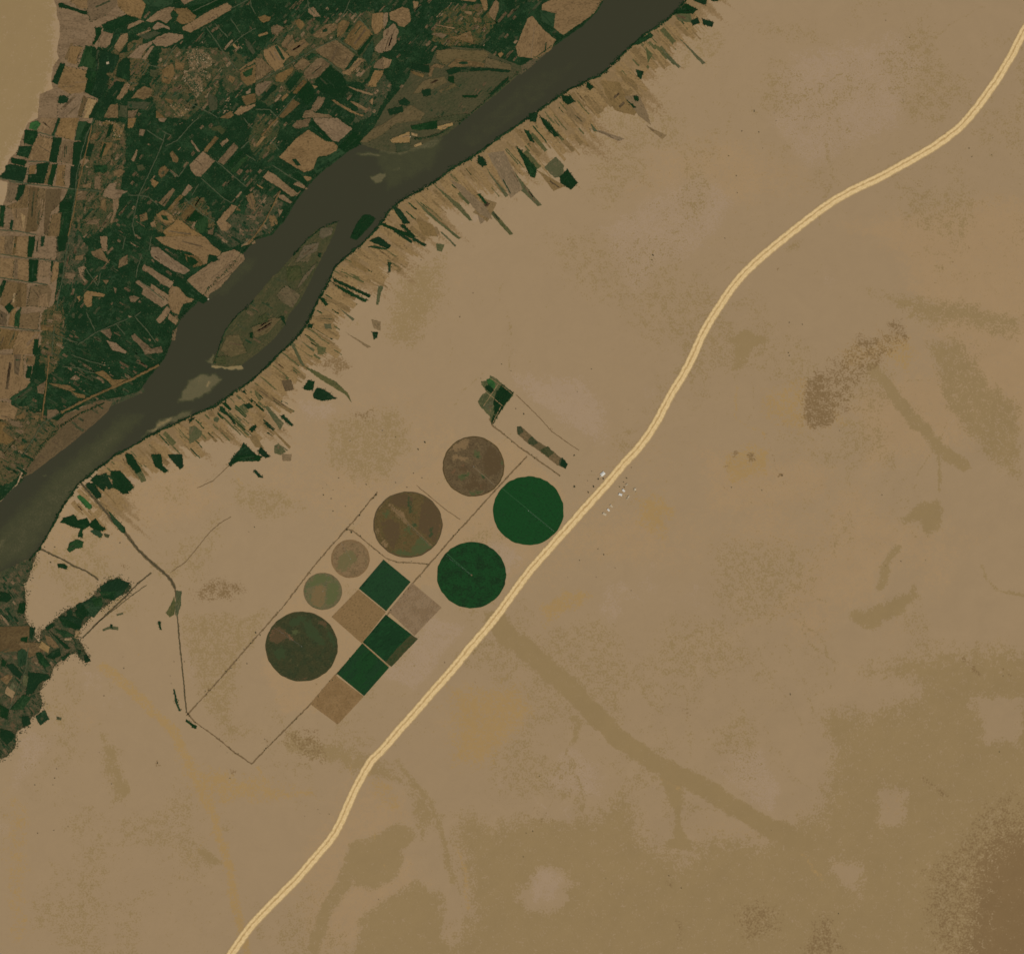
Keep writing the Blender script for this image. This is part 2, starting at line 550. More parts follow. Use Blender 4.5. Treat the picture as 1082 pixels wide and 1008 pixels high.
blk(0, 500, Z, """
G 650,200 675,180 780,270 765,310 730,290
g 765,60 820,10 890,60 900,110 880,155 800,90
g 730,85 760,80 860,180 850,210 810,190
g 950,70 1082,120 1100,155 1000,145 955,120
m 880,0 1082,90 1082,120 940,50
m 910,310 940,340 1060,460 1060,510 1030,500 960,420
g 510,420 540,380 630,350 660,400 740,380 760,430 810,380 850,440 900,470 870,490 800,480 760,450 700,480 700,550 660,540 680,470 600,450 550,425
m 760,490 830,470 870,520 850,550 800,520
o 880,510 930,520 920,550 890,540
m 570,650 590,590 650,560 710,580 700,630 640,640 590,670
g 485,765 550,770 575,790 560,815 490,795
""")
blk(0, 480, 4.007, """
g 470,70 510,70 570,140 540,160 480,140
g 530,0 560,0 600,70 580,80 540,40
g 640,0 680,0 690,50 715,70 700,80 655,50
g 710,0 770,0 778,50 765,65 730,30
g 975,50 1000,10 1082,0 1110,10 1100,30 1010,30
g 425,560 460,540 500,525 550,545 520,590 480,620 430,600
m 330,640 400,600 440,630 400,690 350,680
g 250,690 300,680 350,700 340,740 270,730
g 668,708 678,706 684,740 678,744
""")
blk(0, 625, Z, """
g 0,0 80,20 100,60 60,90 0,80
g 160,100 220,90 200,190 150,180
g 250,300 300,310 270,410 250,380
g 175,390 240,380 230,430 180,420
g 500,230 580,240 680,300 640,320 560,290
g 630,170 700,110 760,180 700,240 650,210
m 780,60 860,40 870,120 800,130
g 840,0 980,0 960,60 880,60
m 460,310 560,330 630,370 540,390
g 420,330 520,410 600,480 560,490 480,400
g 390,550 440,510 500,480 520,540 450,575
g 300,520 340,510 430,620 380,650 330,600
m 150,500 200,480 240,520 220,620 160,640
g 50,620 110,610 190,700 170,740 100,690
g 240,680 400,700 430,730 340,770 280,860 220,880
g 710,540 740,530 770,590 720,600
g 650,480 690,500 670,540
g 520,560 580,520 600,530 530,590
b 380,360 440,390 500,470 460,480 400,440
s 240,740 280,750 260,770
b 90,880 150,880 90,960
b 0,740 60,700 110,710 60,790
d 0,300 250,290 240,480 150,500 0,520
b 140,430 350,430 380,500 250,560 200,480
m 80,1000 150,920 200,870 260,900 200,1000
g 0,950 80,1000 60,1080 0,1060
g 0,1160 100,1180 130,1230 60,1300 0,1240
g 180,1060 240,1050 260,1120 200,1150
m 300,1060 380,1000 420,1080 340,1130
""")
blk(405, 0, Z, """
t 50,110 160,60 220,80 235,180 180,235 130,220 110,190 60,170
t 0,120 40,110 40,180 0,260
t 0,270 90,200 130,260 110,360 60,430 0,440
t 250,10 300,20 290,60 260,80
t 0,490 70,510 50,570 0,590
t 440,205 560,230 620,240 600,250 450,220
b 400,290 480,280 540,300 500,330
b 560,320 620,310 740,260 770,380 640,340
t 820,0 880,0 880,90 850,90
t 900,90 950,0 980,30 970,100 940,180 890,120
t 630,0 790,0 780,20
t 680,100 750,100 750,130 700,120
t 970,460 1000,440 1020,460 990,490
b 760,150 830,160 830,190 770,190
""")
N_BASE = len(BLOCKS)
ISLE = parse("""
b 450,430 560,420 850,430 900,460 870,490 830,550 600,500 530,560 450,500
t 540,570 620,500 860,540 850,570 700,560 620,580
b 870,490 1082,550 1082,600 860,570
t 380,650 400,570 440,540 520,560 500,580 430,570 410,650
t 230,600 350,630 340,660 250,630
g 530,600 600,570 900,580 1082,600 1060,620 900,600 650,610 560,640
g 250,540 390,560 390,620 240,590
g 550,650 600,650 600,710 550,690
g 130,860 180,830 230,870 200,900 140,890
g 30,930 160,900 170,950 60,980
g 670,810 800,810 790,830 670,830
b 470,770 600,710 620,730 490,790
d 350,680 520,650 540,700 400,760 250,800 300,730
g 320,770 400,750 400,810 340,820
g 890,800 1060,650 1060,680 920,810
""", 405, 0, Z)+parse("""
b 130,210 230,110 330,60 500,-60 600,0 570,50 400,70 300,150 200,205
s 350,190 490,130 495,210 370,210
g 500,90 690,50 690,110 560,120 510,115
s 690,95 800,65 805,85 740,115 660,112
s 520,230 570,205 585,225 530,240
s 505,140 550,150 545,165 505,158
m 640,40 900,0 920,15 820,60 780,50 640,60
o 390,215 500,215 490,265 400,285
""", 360, 120, 6.76)+parse("""
b 530,500 590,440 680,500 630,580 560,540
b 380,700 500,640 560,640 480,730 400,760
g 370,730 390,730 385,765 368,760
m 420,640 470,610 480,660 430,680
g 785,245 805,245 800,275 785,265
b 640,300 700,230 760,220 720,300
o 590,330 670,320 690,400 600,420
d 190,840 230,750 300,740 350,850 250,880
m 160,880 220,870 220,920 160,920
b 690,430 760,340 780,300 700,380 650,470
b 800,95 875,90 870,130 810,160 790,140
d 700,200 790,180 780,230 650,290
""", 200, 225, 5.76)
EAST = parse("""
t 230,80 250,70 300,130 350,170 330,210 270,250 190,240 180,200 210,130
t 290,20 330,0 550,0 510,60 440,110 380,150 340,120 290,60
m 280,40 350,60 340,120 290,90
g 340,140 380,150 360,170
g 850,60 900,15 950,40 930,60 880,60
g 920,90 950,75 960,100 930,110
g 970,80 1020,95 1010,115 975,105
m 850,60 920,60 930,100 870,90
g 690,295 722,305 712,338 695,325
g 480,345 510,370 495,385 480,370
g 370,400 410,410 430,430 400,445 380,430
g 280,490 310,510 365,575 345,582 300,530
g 215,550 235,555 260,605 240,600
g 180,620 200,635 270,715 262,755 240,748 220,700
m 300,710 350,665 385,700 378,745 345,755
g 365,750 400,715 430,760 445,775 415,805 370,775
g 20,665 40,665 60,700 40,705
m 130,670 200,760 290,870 275,875 195,800
m 20,820 170,990 155,997 80,915
o 45,700 150,830 135,835
b 390,440 480,510 460,530 400,490
b 540,340 620,350 650,420 700,470 680,490 600,470 560,400
b 640,410 700,400 740,480 750,530 700,490
g 645,420 690,455 680,460
g 680,405 700,410 700,430 682,425
b 730,530 820,575 800,590 750,550
b 270,720 390,790 340,810
b 60,650 130,640 210,800 160,840
b 600,290 690,350 700,390 640,350
m 790,195 830,240 880,285 870,290 820,245
o 860,150 985,268 970,275
m 495,520 530,560 510,558
m 730,200 760,230 740,270
g 235,480 275,480 265,520 240,515
b 0,860 80,910 30,950
b 480,540 560,560 640,590 620,600
b 0,900 40,840 100,860 60,940
g 930,0 990,0 985,22 950,12
g 1000,-10 1040,-5 1035,8 1010,6
g 660,195 700,170 750,140 765,155 700,190
""", 500, 0, 4.007)+parse("""
g 965,240 1010,170 1060,190 1050,260 980,260
g 1045,290 1082,240 1140,250 1250,330 1130,350 1055,330
g 255,400 280,395 400,545 380,550 330,480 260,440
g 275,370 310,360 360,420 340,430
m 415,400 470,370 500,440 470,465
g 460,380 510,370 545,400 500,420
g 500,330 540,350 530,370
m 390,300 450,330 420,340
m 380,460 450,510 430,525
g 505,590 560,550 570,570 530,620
g 630,540 650,530 720,600 700,600
g 655,620 670,615 710,655
g 770,480 800,470 880,550 870,570 820,530
m 740,700 840,770 820,770
o 720,730 760,710 820,780 770,810 720,790
g 580,770 610,740 680,820 650,835 590,800
g 330,880 380,810 430,760 460,700 500,740 560,800 550,850 450,830 380,870 350,910
g 540,940 560,930 630,1000 590,1000
g 440,270 470,260 490,300
o 550,250 580,270 610,340 590,350 560,300
m 770,340 830,370 840,385
o 550,200 560,195 760,360 900,440 880,450 700,350
o 640,400 660,390 800,540 770,600
b 700,600 720,600 860,740 850,760
m 205,500 235,480 255,500 240,530 210,525
m 70,540 110,530 100,560
g 0,505 50,490 0,540
b 150,440 200,430 230,490 170,480
o 0,570 50,560 110,610 100,650 0,720
b 500,650 560,640 640,760 560,740
b 780,800 870,800 860,860 790,860
""", 200, 380, 8.015)+parse("""
g 405,213 570,290 562,300 410,228
g 400,232 460,262 555,310 545,320 455,275
g 575,445 600,445 595,470 580,475
g 300,410 325,410 320,428 303,425
m 370,410 400,410 402,432 375,430
g 640,0 660,0 745,60 738,70
g 700,8 760,50 805,75 795,82 750,58
g 560,60 600,40 655,80 640,93
m 860,20 870,20 930,78 925,85
b 780,0 850,0 860,30 820,40
o 845,70 880,75 870,105 848,100
b 480,130 560,180 545,193 490,160
o 430,340 500,390 490,397
b 460,445 570,508 555,512
m 270,480 330,520 325,530
m 340,505 380,510 370,540 345,540
m 225,490 240,490 290,590 275,585
m 280,585 340,612 420,655 470,700 488,744 462,712 400,672 330,628
d 190,650 230,645 245,690 205,695
b 570,390 610,400 610,440 580,430
g 640,150 655,150 650,190 642,190
m 600,250 620,250 600,330 590,330
g 350,300 370,300 388,330 375,335
g 180,380 200,375 210,420
b 60,680 90,670 240,780 230,790
b 320,380 400,370 420,400 340,400
g 555,85 580,80 640,92 630,98
""", 250, 240, 4.007)+parse("""
g 655,870 690,885 735,945 708,950 680,910
o 840,785 950,870 1000,935 985,935 880,830
b 900,760 960,790 1060,880 1082,930 1030,910
g 1020,825 1030,820 1062,862 1050,865
g 600,950 620,945 760,1003 740,1010
g 690,955 705,950 760,1003 750,1008
g 1022,655 1060,690 1040,708 1020,690
m 750,840 870,945 950,1010 940,1015 800,900
b 760,930 830,950 850,1000 790,1000
""", 250, 0, 4.007)+parse("""
m 165,60 230,95 290,150 385,225 380,250 300,350 240,440 185,535 170,520 160,450 110,400 55,340 45,310 90,240 130,220 80,150 75,115 110,115 150,110
G 130,100 170,85 215,140 205,190 150,170
b 60,330 90,240 140,220 180,290 150,400 100,360
m 50,320 130,240 145,240 85,345
m 90,350 200,290 210,310 150,400
b 150,480 200,430 200,470 170,520
g 195,320 215,235 270,150 385,232 300,340 250,430 200,430
g 190,440 235,445 190,530 172,515
g 110,170 150,150 200,200 170,230 130,200
""", 500, 390, 9.02)
ISLE = [({'b': 'i', 't': 'b', 'd': 'i', 'm': 'o'}.get(c_, c_), P_) for c_, P_ in ISLE]
EAST += parse('''
m 700,672 722,640 738,600 745,640 738,680 720,690
l 745,575 770,580 765,640 752,690 742,680
m 750,615 762,618 760,640 750,640
''', 0, 480, 4.007)+parse('''
g 733,192 741,195 752,250 766,285 758,287 744,252
g 788,318 834,352 826,362 786,328
l 240,308 262,312 258,325 240,320
''', 0, 680, 4.007)+parse('''
l 870,318 940,290 1000,300 1000,325 930,318 870,335
l 985,190 1045,178 1045,195 990,205
g 935,275 955,280 950,310 935,305
q 355,420 420,470 410,520 330,470
q 450,640 540,560 560,580 470,650
q 60,800 130,840 110,900 40,860
q 640,330 690,335 660,400 630,390
q 290,380 330,300 350,320 310,400
s 545,395 610,390 605,412 550,412
l 100,760 150,800 130,850 80,820
g 640,120 680,95 700,130 660,160
g 560,170 600,150 620,190 580,210
m 200,700 240,720 230,800 190,790
g 20,560 60,600 40,640 10,620
g 380,300 440,270 470,290 400,330
''', 0, 625, 8.015)+parse('''
g 420,90 450,80 480,140 460,150
g 360,130 400,120 430,180 410,190
m 560,60 590,50 620,110 600,120
g 500,150 530,140 545,165 520,170
''', 0, 480, 4.007)
EAST = [({'b': 'j', 'm': 'l', 'o': 'l'}.get(c_, c_) if k_ > 5 and c_ in 'bmo' else c_, P_) for k_, (c_, P_) in enumerate(EAST)]
BLOCKS += ISLE; N_ISLE = len(BLOCKS); BLOCKS += EAST
# field next to the plantation, beside the pivots
STRIP_PLOT = parse("""
b 415,550 450,540 560,640 620,690 760,780 905,905 880,950 800,915 640,790 500,690 420,620
m 415,550 450,540 480,600 430,630
m 520,680 560,640 620,700 580,725 530,715
m 640,770 710,735 770,800 720,840 670,810
g 820,870 850,840 905,905 880,950 820,920
""", 500, 390, 9.02)
LANES = [p for c, p in parse("""
l 800,0 740,130 690,300 650,480 640,620 620,780 580,1010
l 80,540 250,560 600,600 860,620
l 0,510 200,545
l 320,120 470,160
l 240,370 420,370
l 0,950 160,960 310,990
""", 0, 125, Z)+parse("""
l 870,80 1020,0
l 735,200 780,250 850,320
l 860,400 980,300 1082,240
l 1040,0 1045,60 1082,120
l 660,230 740,340 830,480 930,600
l 550,100 760,0
l 110,500 200,560 300,580
l 0,700 80,715
l 170,540 150,600 120,640
l 370,830 440,790 490,760
l 530,880 700,960 760,1000
l 870,160 900,200 950,280
l 300,560 380,430 360,420
""", 135, 0, Z)+parse("""
l 440,0 450,60 500,120
l 800,0 770,80 720,160
l 780,80 870,150 960,250
l 700,340 860,450
l 520,470 640,540 750,640
l 0,710 170,610 330,520 480,430 690,330
l 340,810 180,1000
l 0,930 120,930 190,1000
""", 270, 0, Z)+parse("""
l 320,120 300,200 260,300 200,430 130,580 90,660 60,800 40,900 60,1000
l 290,110 370,150
l 320,240 420,190 540,50 600,0
l 160,100 230,150 300,190
l 0,655 90,655 180,670 260,740
l 740,360 860,460 1000,580
l 620,510 700,580 800,670 880,720
l 980,0 1060,90
l 1082,140 960,260
l 1000,310 1082,360
l 600,560 540,660
l 480,680 640,820 740,880
l 350,450 430,500 500,400
""", 135, 125, Z)+parse("""
l 60,150 190,0
l 140,400 300,500 400,560
l 210,620 150,750 100,860 20,970 -120,1080
l 120,180 200,270
""", 270, 125, Z)+parse("""
l 590,0 560,150 530,350 500,500 480,600
l 460,760 440,1000
l 0,150 220,185 490,210
l 0,350 200,380 400,410
l 0,765 340,800
l 450,830 660,900
l 660,920 800,820 960,750 1082,700
l 980,740 1060,830
l 850,310 830,420 730,280
l 1060,0 1040,110
l 730,640 800,790
""", 0, 250, Z)+parse("""
l 60,680 160,790 240,900
l 60,680 110,640
l 120,150 80,280 70,350
l 200,0 180,120
l 90,370 200,450 310,540
""", 135, 250, Z)+parse("""
l 420,0 400,200 350,560
l 200,850 360,580 520,490
l 520,480 800,340 1082,220
l 530,100 660,110 760,150 800,150
l 600,0 740,50 900,90
""", 0, 375, Z)+parse("""
l 250,600 390,690
l 240,470 220,660 140,850 80,1000
l 0,510 100,540
""", 0, 625, Z)]
# ------------------------------------------------------------------ river
WEST = [(-80,590),(-30,548),(0,530),(10,520),(18,512),(24,505),(40,493),(48,488),(67,472),(88,455),(106,440),(117,427),(135,418),(147,414),(155,400),(165,388),(173,378),(180,360),(190,335),(200,326),(215,312),(220,305),(245,280),(262,260),(270,252),(286,248),(300,232),(312,212),(325,195),(335,185),(347,174),(360,165),(370,157),(380,152),
        (400,158),(420,160),(440,154),(452,148),(470,142),(482,132),(492,123),(503,115),(515,105),(525,97),(537,87),(552,75),(565,62),(582,50),(595,41),(606,33),(617,25),(630,12),(637,0),(660,-60)]
EASTB = [(-80,680),(-20,622),(0,608),(12,602),(30,592),(40,582),(52,562),(62,542),(72,527),(82,512),(92,504),(100,497),(112,489),(122,480),(135,474),(155,462),(175,452),(190,445),(207,437),(225,430),(240,420),(250,412),(262,405),(277,392),(287,382),(297,372),(306,364),(315,355),(322,345),(327,336),(332,325),(337,315),(342,307),(347,298),(350,290),(354,282),(360,276),(367,270),(374,264),(380,260),(388,252),(397,242),(404,233),(412,222),(420,215),(432,207),(443,201),(455,195),(466,187),(475,180),(486,173),(497,167),(512,157),(525,147),(538,138),(550,130),(561,122),(572,115),(586,105),(600,95),(612,90),(625,83),(633,80),(640,75),(650,65),(660,55),(670,46),(680,37),(693,29),(707,19),(715,11),(723,2),(760,-60)]
RIVER = WEST+EASTB[::-1]
LONG_ISLE = [(357,235),(353,247),(346,261),(340,273),(335,282),(325,303),(316,320),(305,333),(300,345),(290,358),(280,367),(270,375),(262,381),(255,386),(240,388),(226,386),(224,381),(229,372),(233,362),(238,350),(242,342),(252,332),(262,325),(270,314),(277,306),(288,292),(295,287),(310,270),(318,261),(325,253),(334,243),(345,239)]
WEDGE_ISLE = [(370,252),(372,246),(378,234),(384,227),(391,227),(397,231),(392,238),(384,247),(377,254)]
NORTH_BAR = [(380,152),(395,135),(408,112),(420,98),(432,82),(435,72),(455,67),(460,55),(480,50),(511,52),(525,60),(540,66),(550,70),(552,75),(538,88.5),(526,98.5),(516,106.5),(504,116.5),(493,124.5),(483,133.5),(471,143.5),(453,149.5),(441,155.5),(420,161.5),(400,159)]
WEST_BAR = [(22,505),(30,482),(42,465),(55,450),(68,438),(85,431),(100,424),(112,423),(119,425),(113,436),(102,446),(90,456),(76,468),(60,480),(46,491),(34,500)]
VEG = [(152,-60),(150,2),(135,15),(112,24),(108,35),(104,50),(97,60),(92,75),(90,98),(104,105),(97,130),(90,140),(80,165),(76,190),(70,205),(64,215),(62,250),(62,260),(60,300),(56,330),(58,355),(42,365),(36,375),(34,395),(26,415),(12,424),(12,434),(20,440),(-5,460),(-80,470),(-80,590)]
_W = [(x+.9, y+.9) for x, y in WEST]
VEG_ALL = VEG+[(-30,548),(0,530),(10,520),(18,511),(26,490),(32,480),(45,462),(56,449),(70,437),(86,430),(101,424),(114,422),(130,419),(147,414)]+_W[14:34]+[(395,135),(408,112),(420,98),(432,82),(435,72),(455,67),(460,55),(480,50),(511,52),(525,60),(540,66),(550,70)]+_W[47:]
SOIL = [(57,-60),(57,0),(60,9),(60,17),(63,25),(63,38),(60,54),(62,62),(56,71),(54,87),(56,94),(42,100),(40,125),(30,130),(26,138),(18,160),(10,168),(5,182),(-2,186),(-2,190),(8,193),(7,205),(3,217),(-80,217),(-80,470),(34,440),(60,365),(70,300),(75,230),(90,150),(110,100),(100,60),(112,24),(150,15),(160,-60)]
LOWVEG = [(-80,664),(-20,619),(-2,605),(12,599),(25,592),(34,588),(38,586),(36,594),(32,606),(30,614),(25,617),(27,624),(27,640),(26,652),(31,661),(36,664),(38,672),(42,680),(43,667),(54,659),(63,650),(71,644),(80,641),(90,637),(97,631),(103,623),(107,619),(115,613),(123,610),(135,615),(139,620),(134,627),(120,633),(112,640),(100,648),(93,655),(84,665),(80,671),(87,680),(90,687),(94,696),(92,700),(86,697),(80,690),(71,693),(64,698),(56,706),(54,713),(46,722),(42,732),(45,742),(42,752),(34,758),(28,768),(18,773),(16,790),(6,800),(-4,803),(-80,850)]
ROAD = [(1150,-70),(1105,-4),(1082,33),(1070,57),(1057,79),(1042,101),(1026,122),(1015,134),(1000,146),(981,159),(956,173),(938,183),(921,192),(905,199),(892,206),(880,213),(867,222),(848,236.5),(826,254),(803.5,272.5),(784.5,290.6),(772,306),(759,325.4),(749,341),(740,358),(731,379),(721,398),(712,412),(705,424),(699,436),(692,449),(684,461),(674.6,473.6),(660,489),(640,513),(620,535),(600,557.5),(580,580),(560,602.5),(542,627),(529,645),(515.5,662.4),(496,685),(477,708.5),(457,731),(438.5,752.6),(420,773),(404,792),(392,803.5),(384,817),(376,832),(368,850),(361,866),(354,880),(345,892),(331,908),(316,926),(300,942),(285,957),(266,977),(255,992),(244,1008),(205,1064)]
TRACKS = [
 ([(266,807),(283,789),(300,772),(328,744),(353,715),(380,685),(408,651),(434,619),(452,598),(480,566),(510,533),(540,500),(557,482)], 1.5),
 ([(197,756),(230,720),(262,683),(300,640),(330,600),(350,577),(366,559),(375,549),(388,533),(399,520)], 1.4),
 ([(197,752),(205,762),(225,776),(248,795),(266,807)], 1.4),
 ([(366,559),(373,561),(390,575),(408,590),(420,594),(440,595),(453,596)], 1.2),
 ([(519,449),(530,457),(540,465),(548,472),(557,478),(575,491),(592,503)], 1.5),
 ([(545,417),(566,437),(583,456),(600,468),(612,476)], .9),
 ([(440,513),(456,526),(470,538),(486,549)], .9),
 ([(180,605),(196,594),(222,562),(232,553),(244,546)], .9),
 ([(208,516),(225,508),(240,494),(250,484)], .9),
 ([(20,628),(24,640)], .8)]
CANALS = [
 ([(86,511),(97,524),(107,535),(118,549),(132,563),(147,582),(160,594),(172,604),(181,613),(185,622)], 3.2),
 ([(185,622),(187,645),(189,670),(192,700),(195,730),(197,752)], 1.5),
 ([(43,580),(55,586),(68,592),(78,598),(90,603),(100,609),(104,613)], 1.9),
 ([(160,605),(145,617),(131,632),(118,644),(100,661),(87,674)], 1.7),
 ([(155,618),(138,630),(122,643),(106,655),(98,664)], .9)]

UNDER = [[(270,104),(270,62),(286,42),(312,20),(345,25),(360,15),(395,12),(406,30),(402,60),(384,88),(350,84),(320,92),(300,102),(285,112)],
 [(172,52),(230,50),(236,78),(225,108),(196,126),(166,122),(158,90)], [(100,128),(132,130),(133,165),(122,235),(92,252),(76,240),(84,180)],
 [(-40,424),(30,430),(60,446),(62,456),(34,486),(12,510),(-40,520)], 
 [(470,8),(512,4),(524,24),(510,46),(480,50),(456,44),(460,24)], [(166,226),(214,206),(228,238),(196,256),(160,242)], [(58,238),(80,240),(92,262),(88,300),(66,300),(60,280)], [(272,120),(296,126),(290,160),(272,170),(262,150)],
  [(268,200),(300,216),(286,246),(266,252),(256,230)], [(385,92),(402,70),(414,92),(396,122),(372,130)], [(116,55),(150,40),(158,70),(140,96),(112,90)], [(44,330),(66,318),(70,345),(60,390),(42,400)], [(212,50),(262,60),(268,90),(240,100),(228,76)], [(236,225),(262,226),(268,252),(244,262),(226,250)]]
FILL = [[(512,54),(545,60),(572,58),(580,54),(560,72),(551,79),(538,74)], [(96,426),(120,416),(150,406),(153,414),(140,420),(118,429),(104,430)]]
